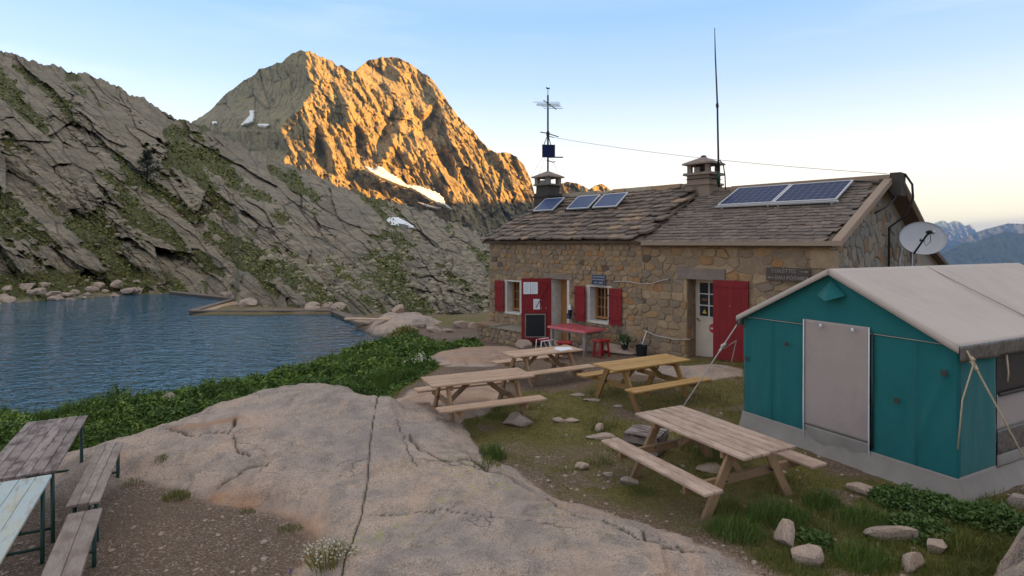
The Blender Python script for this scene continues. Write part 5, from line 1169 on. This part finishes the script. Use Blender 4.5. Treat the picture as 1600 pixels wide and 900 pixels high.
for sgn, nm in ((0, 'roof'), (1, 'roof')):
    def rf(S_, T_, sgn=sgn):
        y_ = -.10+(TD+.2)*S_; d_ = T_; x_ = TW/2+(1 if sgn else -1)*(TW/2+.05)*d_; z_ = TR-(TR-TE+.02)*d_
        sag = .14*np.sin(np.pi*d_)*np.sin(np.pi*np.clip(y_/TD*3 % 1, 0, 1))+.006*fbm(x_*3, y_*3, 3, 230)
        return x_, y_, z_-sag*(.4 if 1 else 1)
    panel(nm, M_canv, rf, 90, 26, .006)
for sgn in (-1, 1):
    xe = TW/2+sgn*(TW/2+.05); m_, L_ = frame((TW/2+sgn*.0, -.112, TR-.028), (xe, -.112, TE-.045), (0, 1, 0)); 
    panel('roof_edge', M_canv, lambda S_, T_, sgn=sgn, xe=xe: (TW/2+(xe-TW/2)*S_, -.118-.004*np.sin(9*S_), TR+.005-(TR-TE+.02)*S_-.085*(1-T_)), 20, 3, .01)
tube('roof_seam', tent, [(TW/2+.0, 2.30, TR+.002), (TW+.05, 2.30, TE-.01)], .012, M_canv, 6)
panel('valance', M_mesh2, lambda S_, T_: (TW+.058+.010*np.sin(S_*60)*(1-T_), -.10+(TD+.2)*S_, TE-.20+.185*T_+.008*np.sin(S_*34)*(1-T_)), 110, 6)
panel('valance', M_mesh2, lambda S_, T_: (0*S_-.058, -.10+(TD+.2)*S_, TE-.18+.165*T_), 20, 3)
vt = MB().add([(TW/2-.02, -.02, TR-.14), (TW/2-.22, -.05, TR-.38), (TW/2+.20, -.04, TR-.36), (TW/2+.02, -.22, TR-.44), (TW/2-.0, -.03, TR-.36)], [(0, 1, 3), (0, 3, 2), (1, 4, 3), (3, 4, 2)]).obj('vent_hood', M_teal, tent)
for x_, z_, w_ in ((.78, 1.45, .04), (.05, 1.10, .05), (2.37, .98, .05), (2.90, 1.43, .055)): MB().box(x_, x_+w_*1.1, -.046, -.036, z_, z_+w_*1.3).obj('touch_tape', M_mesh, tent)
for x_, y_ in ((.02, .04), (TW-.02, .04), (TW-.02, TD-.04)): tube('tent_pole', tent, [(x_, y_, -.05), (x_, y_, TE-.02)], .016, M_dark)
TI = tent_m.inverted()
def W2T(p): return TI @ Vector(p)
def guy(p0, p1, tail, knot, mat, r, lab):
    a, b = W2T(p0), W2T(p1); d = (b-a); tube('guy_rope', tent, [a, a+d*.1, b], r, mat, 6)
    k = a+d*knot; tube('guy_knot', tent, [k-d*.015, k+Vector((.012, .01, .004)), k+d*.012+Vector((-.014, 0, .01)), k+d*.03], r*2.4, mat, 8); tube('guy_knot', tent, [k+d*.03, k+d*.05, k+d*.065], r*1.9, mat, 8)
    tube('guy_tail', tent, [k, k+Vector((.02, -.02, -.06)), W2T(Vector(tail).lerp(Vector(p0), .5)), W2T(tail)], r*.85, mat, 6)
    tube('tent_peg', tent, [b+Vector((0, 0, -.12)), b+Vector((0, 0, .10))], .014, M_grey)
guy((5.235, 6.63, 1.76), (5.96, 6.35, .05), (5.155, 6.66, .62), .06, M_rope, .0105, '')
guy((3.76, 9.46, 1.76), (2.55, 9.35, .0), (3.60, 9.45, 1.05), .24, M_ropew, .010, '')
ap = [onz(304, 484.3, -.86), onz(366, 467.5, -.86), onz(372, 484.3, -.86)]; t = MB().add([tuple(p) for p in ap]+[(p.x, p.y, -1.5) for p in ap], [(0, 1, 2), (5, 4, 3), (0, 3, 4, 1), (1, 4, 5, 2), (2, 5, 3, 0)]).obj('stone_apron', M_mort); tag(t, 'pale stone apron filling the corner of the dam wall', 'paving')
# ---- odds and ends by the hut wall
t = on_hut('plant_pot', 'dark pot with a leafy plant and white flowers on the end of the stone bench', 'plant pot', 6.18, -.42, .10)
MB().lathe([(0, 0), (.09, 0), (.12, .16), (.10, .16), (.09, .12), (0, .12)], 16).obj('pot', M_pot, t)
t2 = on_hut('bucket', 'black bucket with bits of gear on the ground beside the stone bench', 'bucket', 6.75, -.45, -.02)
MB().lathe([(0, 0), (.13, 0), (.16, .28), (.145, .28), (.12, .03), (0, .03)], 16).obj('pail', M_black, t2); tube('handle', t2, [(-.15, 0, .27), (0, -.04, .36), (.15, 0, .27)], .006, M_grey, 5)
t3 = on_hut('walking_pole', 'thin pale pole leaning on the wall beside the stone bench', 'pole', 6.62, -.30, 0)
tube('shaft', t3, [(0, -.12, -.05), (.03, .26, .62)], .012, M_paper, 6); MB().lathe([(.016, 0), (.02, .05), (.016, .10)], 8, Matrix.Translation((.03, .26, .60))).obj('grip', M_black, t3)
for lab, pts in (('sagging cord strung along the wall from the window to the cream door lintel', [(5.52, 1.89), (6.0, 1.92), (6.45, 1.88), (6.8, 1.90), (7.2, 2.02), (7.35, 2.03)]), ('short cord stretched low on the wall left of the cream door', [(6.55, .60), (7.0, .50), (7.5, .47), (8.0, .53)])):
    t4 = on_hut('cord', lab, 'cord', pts[0][0], -.07, pts[0][1]); tube('rope', t4, [(a-pts[0][0], 0, b-pts[0][1]) for a, b in pts], .013, M_ropew, 6)
    for p in (pts[0], pts[-1]): tube('nail', t4, [(p[0]-pts[0][0], -.02, p[1]-pts[0][1]), (p[0]-pts[0][0], .05, p[1]-pts[0][1])], .012, M_dark, 6)
t = on_hut('wall_lamp', 'small white wall lantern beside the hut door', 'lantern', 3.93, -.14, .95)
MB().box(-.04, .04, -.04, .04, -.18, .0).obj('lamp_body', M_black, t); MB().lathe([(.05, 0), (.04, .10), (.02, .16), (0, .17)], 10).obj('lamp_shade', M_paper, t); bar('bracket', t, (0, 0, -.05), (0, .14, -.05), .03, .02, M_black)
t = on_hut('blue_tin', 'small blue tin box hanging beside the hut door', 'box', 3.83, -.08, .78); MB().box(-.05, .05, -.03, .05, -.12, .02).obj('tin', plain('blue_tin_paint', (.02, .07, .16), .4), t); MB().box(-.055, .055, -.035, .055, .02, .04).obj('lid', M_black, t)

# ================================================================== DAM, BOULDERS, ROCKS
def wallrun(name, label, pts, th, zt, zb, grp):
    t = thing(name, label, 'dam wall', (pts[0][0], pts[0][1], 0), 0)
    o = Vector((pts[0][0], pts[0][1], 0))
    for i, (a, b) in enumerate(zip(pts[:-1], pts[1:])):
        a = Vector((*a, 0))-o; b = Vector((*b, 0))-o; d = (b-a).normalized(); n = Vector((-d.y, d.x, 0)); e = d*(th*.5) if i else Vector()
        v = [a-n*th/2-e*0, b-n*th/2, b+n*th/2, a+n*th/2]
        MB().add([(p.x, p.y, zb) for p in v]+[(p.x, p.y, zt-.08-.004*i) for p in v], [(0, 3, 2, 1), (4, 5, 6, 7), (0, 1, 5, 4), (1, 2, 6, 5), (2, 3, 7, 6), (3, 0, 4, 7)]).obj('wall_section', M_wallc, t)
        L = (b-a).length; n_ = max(1, int(L/1.6)); 
        for k in range(n_):
            m_, L_ = frame(a+d*(L*k/n_+.01)+Vector((0, 0, zt-.035)), a+d*(L*(k+1)/n_-.01)+Vector((0, 0, zt-.035))); link('coping_slab', cbox(round(L_, 1), th+.14, .08, M_copc, .01), t, mw=m_)
    return t
Q = lambda px, py, z: tuple(onz(px, py, z)[:2])
wallrun('dam_wall', 'long low concrete dam wall with a zigzag corner closing the far end of the lake', [Q(556, 499, -.80), Q(521, 484.5, -.80), Q(300, 485, -.80), Q(369, 466, -.80), Q(268, 455.5, -.80)], .34, -.78, -1.6, None)
def rock(label, px, py, wpx, h, seed, z=0.0, dep=.8, name='boulder', grp=None, sub=3, mat=None, sink=.75):
    p = onz(px, py, z); w_ = wpx/FPX*p.y/2*.92; h *= .82; p.y += w_*dep; p.x *= 1+w_*dep/(p.y-w_*dep); z0 = tz(p.x, p.y) if p.y < 60 else z
    if z0 < -1.15: z0 = -1.1
    o = link(name, rockmesh(name, w_, w_*dep, h/(1+sink)*1.15, seed, mat, sub, .5, rs.random()), None, loc=(p.x, p.y, z0+h-h/(1+sink)*1.1), rot=(0, 0, 0)); return tag(o, label, 'boulder' if h > .14 else 'rock', grp)
ROCKS = [('rounded pale boulder in the moss beside the lakeside picnic table', 811, 670, 52, .24, 61, 0, .7), ('small pale stone in the moss right of the rounded boulder', 874, 661, 22, .07, 62, 0, .8), ('flat pale stone to the right of the small moss stone', 892, 661, 24, .05, 63, 0, .8),
         ('pointed pale stone in the grass left of the large picnic table', 937, 676, 18, .13, 64, 0, .7), ('low flat stone below the pointed one near the large picnic table', 937, 688, 44, .08, 65, 0, .7), ('flat stone under the far leg of the large picnic table', 1109, 740, 52, .06, 66, 0, .8),
         ('buff stone in the gravel left of the large picnic table bench', 907, 735, 26, .09, 67, 0, .7), ('small pale stone in the moss near the granite edge', 949, 745, 16, .05, 68, 0, .8), ('mottled stone under the near bench of the large picnic table', 985, 762, 40, .10, 69, 0, .7),
         ('upright pointed boulder standing in the grass at the bottom edge', 1229, 858, 38, .26, 70, 0, .8), ('rounded boulder lying in front of the pointed one at the bottom edge', 1256, 888, 52, .20, 71, 0, .8), ('flat pale stone at the foot of the tent door', 1347, 776, 50, .12, 72, 0, .8),
         ('long low boulder in the grass right of the pointed one', 1390, 850, 90, .14, 73, 0, .45), ('pale stone in the grass below the tent corner', 1463, 868, 42, .16, 74, 0, .7), ('buff boulder cut off by the bottom edge of the picture', 1425, 899, 44, .20, 75, 0, .8),
         ('reddish boulder at the right edge beside the tent skirt', 1592, 800, 44, .2, 76, 0, .8), ('buff rounded boulder in front of the red door and terrace wall', 818, 549, 24, .34, 77, -.3, .7), ('grey block beside the lakeside picnic table foot', 700, 575, 30, .08, 78, -.2, .6),
         ('long flat pale block in the lakeside grass left of the hut', 720, 520, 30, .30, 79, -.75, .5), ('second pale block in the lakeside grass, next to the hut wall', 738, 520, 18, .24, 80, -.75, .6), ('low block in front of the two pale blocks by the lakeside grass', 701, 528, 24, .20, 81, -.75, .6),
         ('broad grey boulder by the inlet, below the pale rock slab', 676, 530, 26, .30, 82, -.8, .6), ('dark boulder at the water edge in front of the end of the dam', 567, 514, 38, .48, 83, -1, .7), ('small wet stone at the inlet mouth', 607, 541, 16, .2, 84, -1, .7), ('flat stone by the mossy mound at the inlet', 655, 524, 22, .22, 85, -.85, .6),
         ('grey rock at the foot of the hillside behind the inlet', 622, 503, 24, .45, 86, -.75, .7), ('pale rock in the bank bushes above the water', 536, 606, 30, .22, 87, -.2, .5), ('buff rock among the leaves of the lake bank', 572, 603, 40, .16, 88, -.2, .5), ('pale rock at the water edge half hidden in the bank grass', 262, 655, 26, .30, 89, -.35, .6),
         ('thin flat slab of rock lying near the yellow picnic table', 905, 622, 26, .05, 90, 0, .5), ('pale flat stone in the moss below the yellow picnic table', 925, 630, 24, .05, 91, 0, .5), ('small stone by the near leg of the yellow picnic table', 965, 640, 20, .05, 92, 0, .6)]
for r_ in ROCKS: rock(r_[0], r_[1], r_[2], r_[3], r_[4], r_[5], r_[6], r_[7])
o = MB().box(-1.1, .9, -.14, .14, 0, .07).obj('plank_footbridge', M_wpale, None, loc=onz(578, 500, -.45), rot=(0, R(2), R(8))); tag(o, 'old plank lying across the dark boulder at the end of the dam', 'plank')
# joined small stones: gravelly debris, shore rubble and scree
def ico(sub):
    bm = bmesh.new(); bmesh.ops.create_icosphere(bm, subdivisions=sub, radius=1); v = np.array([x.co[:] for x in bm.verts]); f = np.array([[q.index for q in x.verts] for x in bm.faces]); bm.free(); return v, f
IV, IF = ico(1); IV2, IF2 = ico(2)
def scatter_rocks(name, P, sz, mat, kind='stuff', hi=False, flat=.6):
    n = len(P); bv, bf = (IV2, IF2) if hi else (IV, IF); k = len(bv)
    prot = [bv*(1+.32*rng.randn(k, 1)*.6)*np.array([1, rng.uniform(.6, .95), rng.uniform(.4, .75)*flat/.6]) for _ in range(24)]
    V = np.zeros((n, k, 3)); a = rng.uniform(0, 6.28, n); pid = rng.randint(0, 24, n)
    for i in range(24):
        m = pid == i; ca, sa = np.cos(a[m]), np.sin(a[m]); b = prot[i]
        V[m, :, 0] = ca[:, None]*b[None, :, 0]-sa[:, None]*b[None, :, 1]; V[m, :, 1] = sa[:, None]*b[None, :, 0]+ca[:, None]*b[None, :, 1]; V[m, :, 2] = b[None, :, 2]
    V = V*np.asarray(sz)[:, None, None]+P[:, None, :]; F = (bf[None]+(np.arange(n)*k)[:, None, None]).reshape(-1, 3)
    return tag(link(name, npmesh(name, V.reshape(-1, 3), F, mat, False, {'tint': np.repeat(rng.rand(n), k)})), kind=kind)
ni, nj = HILL['x'].shape; cand = 5200
ii = rng.randint(int(ni*.36), ni-2, cand); jj = (rng.rand(cand)**1.1*460).astype(int)+2
P = np.stack([HILL['x'][ii, jj], HILL['y'][ii, jj], HILL['z'][ii, jj]], 1); pxs = HPX[ii]
dens = sst(-.15, .25, fbm(P[:, 0]*.05+3, P[:, 1]*.05, 4, 91)+.55*sst(540, 700, pxs)-.12); keep = rng.rand(cand) < dens; P = P[keep]
szr = (.12+.5*rng.rand(len(P))**4)*(P[:, 1]/70)**.8
scatter_rocks('scree', P, szr*.95, M_screer)
# boulders along the far shore, each its own thing
for k in range(60):
    pxk = rs.uniform(-60, 235) if k < 50 else rs.uniform(340, 560); i_c = int(np.argmin(np.abs(HPX-pxk))); j_c = rs.randint(1, 34) if k < 50 else rs.randint(2, 12)
    p = (HILL['x'][i_c, j_c], HILL['y'][i_c, j_c], HILL['z'][i_c, j_c]); w_ = .16+.42*rs.random()**1.6
    o = link('shore_boulder', rockmesh('shore_boulder', w_, w_*.8, w_*.62, 300+k, None, 2, .4, rs.random()), None, loc=p)
    tag(o, 'pale boulder in the rubble where the far hillside meets the lake' if k < 50 else 'boulder at the foot of the slope behind the dam', 'boulder', 'boulders along the far shore' if k < 50 else 'boulders behind the dam')
# pebbles in the gravel and moss near the camera
n = 5200; px_ = rng.uniform(-40, 1640, n); py_ = 560+rng.rand(n)**1.3*350; Yp = EYE*FPX/(py_-HY); Xp = (px_-HX)/FPX*Yp
zp, g_, gr_, _, _, _, _, ld_, sl_ = terrain(Xp, Yp); okp = (g_ > .5) & (ld_ > .6) & (rng.rand(n) < np.where(gr_ > .5, .35, .9)); Pp = np.stack([Xp, Yp, zp-.001], 1)[okp]
inh = (Pp-np.array([H0.x, H0.y, 0])); uh = inh[:, 0]*HU.x+inh[:, 1]*HU.y; vh = inh[:, 0]*HV.x+inh[:, 1]*HV.y; Pp = Pp[~((vh > -.3) & (uh < HL+1) & (uh > -1.5))]
scatter_rocks('loose_stones', Pp, .007+.035*rng.rand(len(Pp))**5, M_rock, flat=.5)

# ================================================================== VEGETATION
def blades(name, P, h, w_, lean, tint, mat, parent=None, wind=(.15, .05)):
    n = len(P); h = np.broadcast_to(h, n); w_ = np.broadcast_to(w_, n); a = rng.uniform(0, 6.283, n); la = rng.uniform(0, 6.283, n); l = np.abs(rng.randn(n))*lean
    sx, sy = np.cos(a)*w_/2, np.sin(a)*w_/2; dx, dy = np.cos(la)*l*h+wind[0]*h*.5, np.sin(la)*l*h+wind[1]*h*.5
    V = np.zeros((n, 5, 3)); x, y, z = P.T
    V[:, 0] = np.stack([x-sx, y-sy, z-.01], 1); V[:, 1] = np.stack([x+sx, y+sy, z-.01], 1)
    V[:, 2] = np.stack([x-sx*.75+dx*.35, y-sy*.75+dy*.35, z+h*.58], 1); V[:, 3] = np.stack([x+sx*.75+dx*.35, y+sy*.75+dy*.35, z+h*.58], 1); V[:, 4] = np.stack([x+dx, y+dy, z+h*np.sqrt(np.clip(1-l*l*.5, .2, 1))], 1)
    F = (np.array([[0, 1, 3], [0, 3, 2], [2, 3, 4]])[None]+(np.arange(n)*5)[:, None, None]).reshape(-1, 3)
    return link(name, npmesh(name, V.reshape(-1, 3), F, mat, False, {'tint': np.repeat(np.clip(tint, 0, 1), 5)}), parent)
def leaves(name, P, s_, tint, mat, parent=None, up=.5, asp=.55):
    n = len(P); s_ = np.broadcast_to(s_, n)
    d = rng.randn(n, 3); d[:, 2] = d[:, 2]*.5+up*.3; d /= np.linalg.norm(d, axis=1, keepdims=True); e = rng.randn(n, 3); e -= d*(e*d).sum(1, keepdims=True); e /= np.linalg.norm(e, axis=1, keepdims=True)
    nrm = np.cross(d, e); V = np.zeros((n, 4, 3)); V[:, 0] = P; V[:, 1] = P+(d*.5+e*asp*.5+nrm*.08)*s_[:, None]; V[:, 2] = P+(d+nrm*-.05)*s_[:, None]; V[:, 3] = P+(d*.5-e*asp*.5+nrm*.08)*s_[:, None]
    F = np.arange(n*4).reshape(n, 4); return link(name, npmesh(name, V.reshape(-1, 3), F, mat, False, {'tint': np.repeat(np.clip(tint, 0, 1), 4)}), parent)
def inpoly(poly, n):
    P = np.array(poly); lo, hi = P.min(0), P.max(0); out = []; tot = 0
    while tot < n:
        q_ = rng.uniform(lo, hi, (n*3, 2)); q_ = q_[poly_sd(poly, q_[:, 0], q_[:, 1]) > 0]; out.append(q_); tot += len(q_)
    return np.concatenate(out)[:n]
# leafy bank between the rock and the lake
q_ = inpoly(VEG, 190000); dd = q_[:, 1]; q_ = q_[rng.rand(len(q_)) < np.clip((13/dd)**1.2, .16, 1)]
x, y = q_.T; zb = terrain(x, y)[0]; ed = poly_sd(VEG, x, y); mound = sst(0, .55, ed)*(.10+.34*(fbm(x*1.3, y*1.3, 3, 301)+.45).clip(0, 1.2))*np.where(y < 9.5, .6, 1)*sst(-1.2, -.6, zb)
_, cr, _, _, cid_ = worley(x*3.1, y*3.1, 302); f1_ = worley(x*3.1, y*3.1, 302)[0]; clump = np.clip(1-f1_*1.5, 0, 1); hh = mound*(.55+.75*clump)
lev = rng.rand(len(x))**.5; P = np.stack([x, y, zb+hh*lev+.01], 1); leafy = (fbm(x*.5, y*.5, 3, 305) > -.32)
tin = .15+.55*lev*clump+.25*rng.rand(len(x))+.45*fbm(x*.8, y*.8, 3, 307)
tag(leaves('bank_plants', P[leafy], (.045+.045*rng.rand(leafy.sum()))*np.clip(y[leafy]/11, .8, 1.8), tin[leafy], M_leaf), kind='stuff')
gs = ~leafy; gs[rng.rand(len(gs)) < .22*sst(-.2, .3, fbm(x*.6+4, y*.6, 3, 309))] = True
tag(blades('bank_grass', np.stack([x, y, zb], 1)[gs], (hh+.06)[gs]*rng.uniform(.8, 1.5, gs.sum()), .010*np.clip(y[gs]/11, .8, 2), .35, .3+.5*rng.rand(gs.sum()), M_grassg), kind='stuff')
# short turf over the mossy ground
n = 430000; px_ = rng.uniform(600, 1680, n); py_ = 495+rng.rand(n)*440; Yp = EYE*FPX/(py_-HY); Xp = (px_-HX)/FPX*Yp
zp, g_, gr_, _, _, _, _, ld_, sl_ = terrain(Xp, Yp); ok_ = (rng.rand(n) < gr_**1.2*np.clip(.25+.9*(fbm(Xp*1.7, Yp*1.7, 3, 311)+.3), .1, 1)) & (ld_ > .3)
tI = np.array(TI); lx = tI[0, 0]*Xp+tI[0, 1]*Yp+tI[0, 3]; ly = tI[1, 0]*Xp+tI[1, 1]*Yp+tI[1, 3]; ok_ &= ~((lx > 0) & (lx < TW) & (ly > .05) & (ly < TD))
ux = (Xp-H0.x)*HU.x+(Yp-H0.y)*HU.y; vx = (Xp-H0.x)*HV.x+(Yp-H0.y)*HV.y; ok_ &= ~((vx > -.02) & (ux > -.1) & (ux < HL+.2))
Pt = np.stack([Xp, Yp, zp], 1)[ok_]; lush = sst(.05, .45, fbm(Pt[:, 0]*.8, Pt[:, 1]*.8, 3, 313)+.55*sst(7.2, 5.8, Pt[:, 1])*sst(1.2, 2.6, Pt[:, 0]))
tag(blades('turf', Pt, (.022+.05*lush)*rng.uniform(.6, 1.6, len(Pt))*np.clip(Pt[:, 1]/9, .8, 1.6), .0045*np.clip(Pt[:, 1]/6, .8, 2.2), .6, np.clip(.55-.35*lush+.45*rng.rand(len(Pt)), 0, 1), M_grass), kind='stuff')
def tuft(name, label, cat, px, py, r_, h, n, mat, z=0.0, lean=.5, tb=.2, grp=None, wb=.005):
    p = onz(px, py, z); z0 = tz(p.x, p.y); a = rng.uniform(0, 6.283, n); rr = r_*np.sqrt(rng.rand(n)); lx_, ly_ = rr*np.cos(a), rr*np.sin(a)*.8
    zz = np.array(terrain(p.x+lx_, p.y+ly_, False))-z0; hh = h*(1.05-.6*(rr/r_))*rng.uniform(.6, 1.15, n)
    o = blades(name, np.stack([lx_, ly_, zz], 1), hh, wb, lean, tb+.5*rng.rand(n), mat); o.location = (p.x, p.y, z0); return tag(o, label, cat, grp)
TUFTS = [('grass tuft growing from the gravel below the bare rock', 275, 778, .16, .15, 260, 0), ('small grass tuft in a crack of the rock, above the gravel', 252, 714, .09, .07, 120, .2), ('thin dry grass at the lower edge of the bare rock', 388, 800, .10, .06, 90, 0),
         ('low reddish grass patch on the gravel beside the rust stained rock', 452, 828, .14, .06, 140, 0), ('small grass tuft beside the far bench leg', 208, 756, .12, .07, 100, 0), ('dark green grass tuft at the right rim of the bare rock', 770, 716, .20, .30, 420, 0),
         ('dark grass tuft between the broken ledges of the rock', 762, 752, .16, .12, 240, .1), ('large green grass tuft below the near leg of the large picnic table', 1215, 812, .34, .28, 900, 0), ('grass tuft right of the near leg of the large picnic table', 1285, 790, .22, .26, 500, 0),
         ('grass tuft under the bench end of the large picnic table', 1135, 800, .20, .28, 420, 0), ('long leaning grass along the rock at the bottom', 1150, 835, .30, .26, 700, 0), ('green grass tuft left of the pale stones at the bottom', 1345, 815, .28, .22, 650, 0),
         ('grass tuft under the lakeside picnic table', 790, 652, .28, .16, 300, 0), ('grass tuft left of the large table near bench', 1000, 770, .20, .12, 260, 0), ('tall grass at the bottom right in front of the long low boulder', 1350, 880, .30, .26, 600, 0),
         ('grass tuft beside the bottom right boulder', 1500, 860, .24, .24, 420, 0), ('grass tuft near the threshold of the dark red door', 1130, 560, .30, .16, 240, .15), ('dark grass in front of the yellow picnic table', 940, 724, .20, .10, 220, 0)]
for l_, a, b, r_, h, n, z in TUFTS: tuft('grass_tuft', l_, 'grass', a, b, r_, h, n, M_grassg if 'green' in l_ or 'leaning' in l_ or 'tall' in l_ or 'right of' in l_ else M_grass, z)
def weed(label, px, py, r_, h, n, mat, ls, z=0.0, cat='plant', dome=True):
    p = onz(px, py, z); z0 = tz(p.x, p.y); a = rng.uniform(0, 6.283, n); rr = r_*np.sqrt(rng.rand(n)); lx_, ly_ = rr*np.cos(a), rr*np.sin(a)
    zz = np.array(terrain(p.x+lx_, p.y+ly_, False))-z0; lev = rng.rand(n)**.6; H_ = h*np.sqrt(np.clip(1-(rr/r_)**2, .04, 1))*(.75+.5*fbm(lx_*5+px, ly_*5, 2, 321))
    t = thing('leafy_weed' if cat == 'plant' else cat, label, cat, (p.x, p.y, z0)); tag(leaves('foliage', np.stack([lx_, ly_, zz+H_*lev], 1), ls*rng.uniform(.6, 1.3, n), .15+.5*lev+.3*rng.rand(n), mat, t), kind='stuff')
    m = max(8, n//60); tag(blades('stems', np.stack([lx_, ly_, zz], 1)[:m], (H_*lev)[:m]+.01, .008, .1, np.full(m, .2), M_leafd, t), kind='stuff'); return t
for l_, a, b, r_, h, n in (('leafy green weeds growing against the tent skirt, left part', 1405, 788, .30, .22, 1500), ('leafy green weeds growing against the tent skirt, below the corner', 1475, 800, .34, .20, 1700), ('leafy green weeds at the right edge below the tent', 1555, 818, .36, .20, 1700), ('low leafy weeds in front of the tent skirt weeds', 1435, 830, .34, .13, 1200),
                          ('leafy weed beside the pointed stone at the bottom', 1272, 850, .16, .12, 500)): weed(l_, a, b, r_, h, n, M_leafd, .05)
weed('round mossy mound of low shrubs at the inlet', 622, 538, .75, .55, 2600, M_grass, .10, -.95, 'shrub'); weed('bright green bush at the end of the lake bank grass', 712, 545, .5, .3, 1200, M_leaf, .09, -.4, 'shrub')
pp = on_hut('pot_plant', 'small leafy plant with white flowers growing in the dark pot on the stone bench', 'plant', 6.18, -.42, .22)
n = 420; d = rng.randn(n, 3); d /= np.linalg.norm(d, axis=1, keepdims=True); P = d*np.array([.19, .17, .15])*rng.uniform(.5, 1, (n, 1))+np.array([0, 0, .12]); leaves('foliage', P, .055, .1+.5*rng.rand(n), M_leafd, pp)
leaves('flower', np.array([[.02, -.17, .02], [.12, -.16, .05], [.06, -.18, .03], [.14, -.13, .03], [0.0, -.18, .06]]*5)+rng.randn(25, 3)*.012, .04, np.full(25, .9), M_flow, pp, asp=.9)
# seed-head clump at the bottom edge
p = onz(513, 897, .1); z0 = tz(p.x, p.y); t = thing('flower_clump', 'clump of dry cream flower heads at the bottom edge of the rock', 'flowers', (p.x, p.y, z0))
n = 150; a = rng.uniform(0, 6.283, n); rr = np.sqrt(rng.rand(n)); hx, hy = rr*np.cos(a)*.26, rr*np.sin(a)*.15; hz = .17*(1-.35*rr**2)+.03*rng.randn(n)
stems = MB(); heads = MB()
for i in range(n):
    b = Vector((hx[i]*.6, hy[i]*.6, -.02)); e = Vector((hx[i], hy[i], hz[i])); stems.tube([b, b.lerp(e, .5)+Vector((0, 0, .01)), e], .0022, 3, False, rng.rand()*.4+.5)
    s_ = rs.uniform(.007, .012); M4 = Matrix.Translation(e) @ Matrix.Rotation(rs.uniform(-.5, .5), 4, 'X') @ Matrix.Rotation(rs.uniform(-.5, .5), 4, 'Y'); heads.lathe([(0, s_*.8), (s_*.7, s_*.6), (s_, 0), (s_*.6, -s_*.6), (0, -s_*.8)], 7, M4, rng.rand())
tag(stems.obj('stems', M_grass, t), kind='stuff'); tag(heads.obj('flower_heads', M_flow, t), kind='stuff')
blades('dry_blades', np.stack([hx[:60], hy[:60], hx[:60]*0], 1), .22, .004, .35, .8+.2*rng.rand(60), M_grass, t)
for (a, b) in ((454, 899), (492, 897)):
    p = onz(a, b, .05); o = leaves('purple_flower', rng.randn(14, 3)*.008, .018, np.full(14, .5), M_purp, asp=.9); o.location = (p.x, p.y, tz(p.x, p.y)+.09); tag(o, 'tiny purple flower %s the clump of dry flower heads' % ('left of' if a < 470 else 'in front of'), 'flower')
    m_ = MB().tube([(0, 0, -.09), (0, 0, 0)], .002, 4).obj('stem', M_grassg, o)
for l_, a, b in (('flowering weed among the lake bank leaves, with pale blossom', 657, 568), ):
    p = onz(a, b+14, -.2); t = thing('blossom_weed', l_, 'plant', (p.x, p.y, tz(p.x, p.y))); leaves('blossom', rng.randn(70, 3)*np.array([.12, .1, .05])+np.array([0, 0, .42]), .05, np.full(70, .8), M_flow, t, asp=.9); blades('stems', rng.randn(14, 3)*np.array([.06, .05, 0]), .42, .012, .1, np.full(14, .4), M_grassg, t)
# shrubby turf fringe on the hillside and the dwarf pine
ii = rng.randint(0, ni-2, 60000); jj = rng.randint(3, 450, 60000); gm = HILL['g'][ii, jj]; k_ = rng.rand(60000) < sst(.5, .95, gm)*.5; ii, jj = ii[k_], jj[k_]
P = np.stack([HILL['x'][ii, jj], HILL['y'][ii, jj], HILL['z'][ii, jj]], 1); d_ = P[:, 1]
P = np.repeat(P, 3, 0)+rng.randn(len(P)*3, 3)*np.array([.35, .35, .12]); d_ = np.repeat(d_, 3)
tag(leaves('hillside_heath', P, .0045*d_*rng.uniform(.5, 1.3, len(P)), .15+.75*rng.rand(len(P)), M_grass, up=1.5, asp=.8), kind='stuff')
def pine(label, px, py, hpx, seed):
    p = hillpt(px, py); H = hpx/FPX*p.y; t = thing('dwarf_pine', label, 'tree', p)
    tube('trunk', t, [(0, 0, -.3), (.04*H, 0, H*.35), (-.02*H, .02*H, H*.7), (0, 0, H*.95)], [H*.035, H*.028, H*.018, H*.006], M_bark)
    pts = []; 
    for k in range(34):
        z_ = H*(.12+.85*k/34); L = H*(.52-.42*(k/34)**1.3)*rs.uniform(.5, 1.15); a = rs.uniform(0, 6.28); e = Vector((math.cos(a)*L, math.sin(a)*L, z_+L*.12)); tube('branch', t, [(0, 0, z_), e], [H*.010, H*.004], M_bark, 4)
        m = 90; f_ = rng.rand(m)**.5; pts.append(np.stack([e.x*f_, e.y*f_, z_+(e.z-z_)*f_], 1)+rng.randn(m, 3)*H*.035)
    P = np.concatenate(pts); leaves('crown', P, H*.055, rng.rand(len(P)), M_pine, t, asp=.35)
pine('dark dwarf pine growing alone on the rocky hillside above the lake', 229, 281, 46, 1)
for a, b, h in ((186, 470, 0),): pass

# ================================================================== AIR
hb = MB().box(-62000, 62000, -62000, 62000, -3100, 1850).mesh('haze', None)
hm = bpy.data.materials.new('haze'); hm.use_nodes = True; hn = hm.node_tree; hn.nodes.clear()
ho = hn.nodes.new('ShaderNodeOutputMaterial'); hv = hn.nodes.new('ShaderNodeVolumePrincipled'); hv.inputs['Density'].default_value = HAZE; hv.inputs['Color'].default_value = (.25, .50, 1.0, 1); hv.inputs['Anisotropy'].default_value = 0.0
hn.links.new(hv.outputs[0], ho.inputs['Volume']); hb.materials.append(hm); tag(link('haze', hb), kind='stuff')
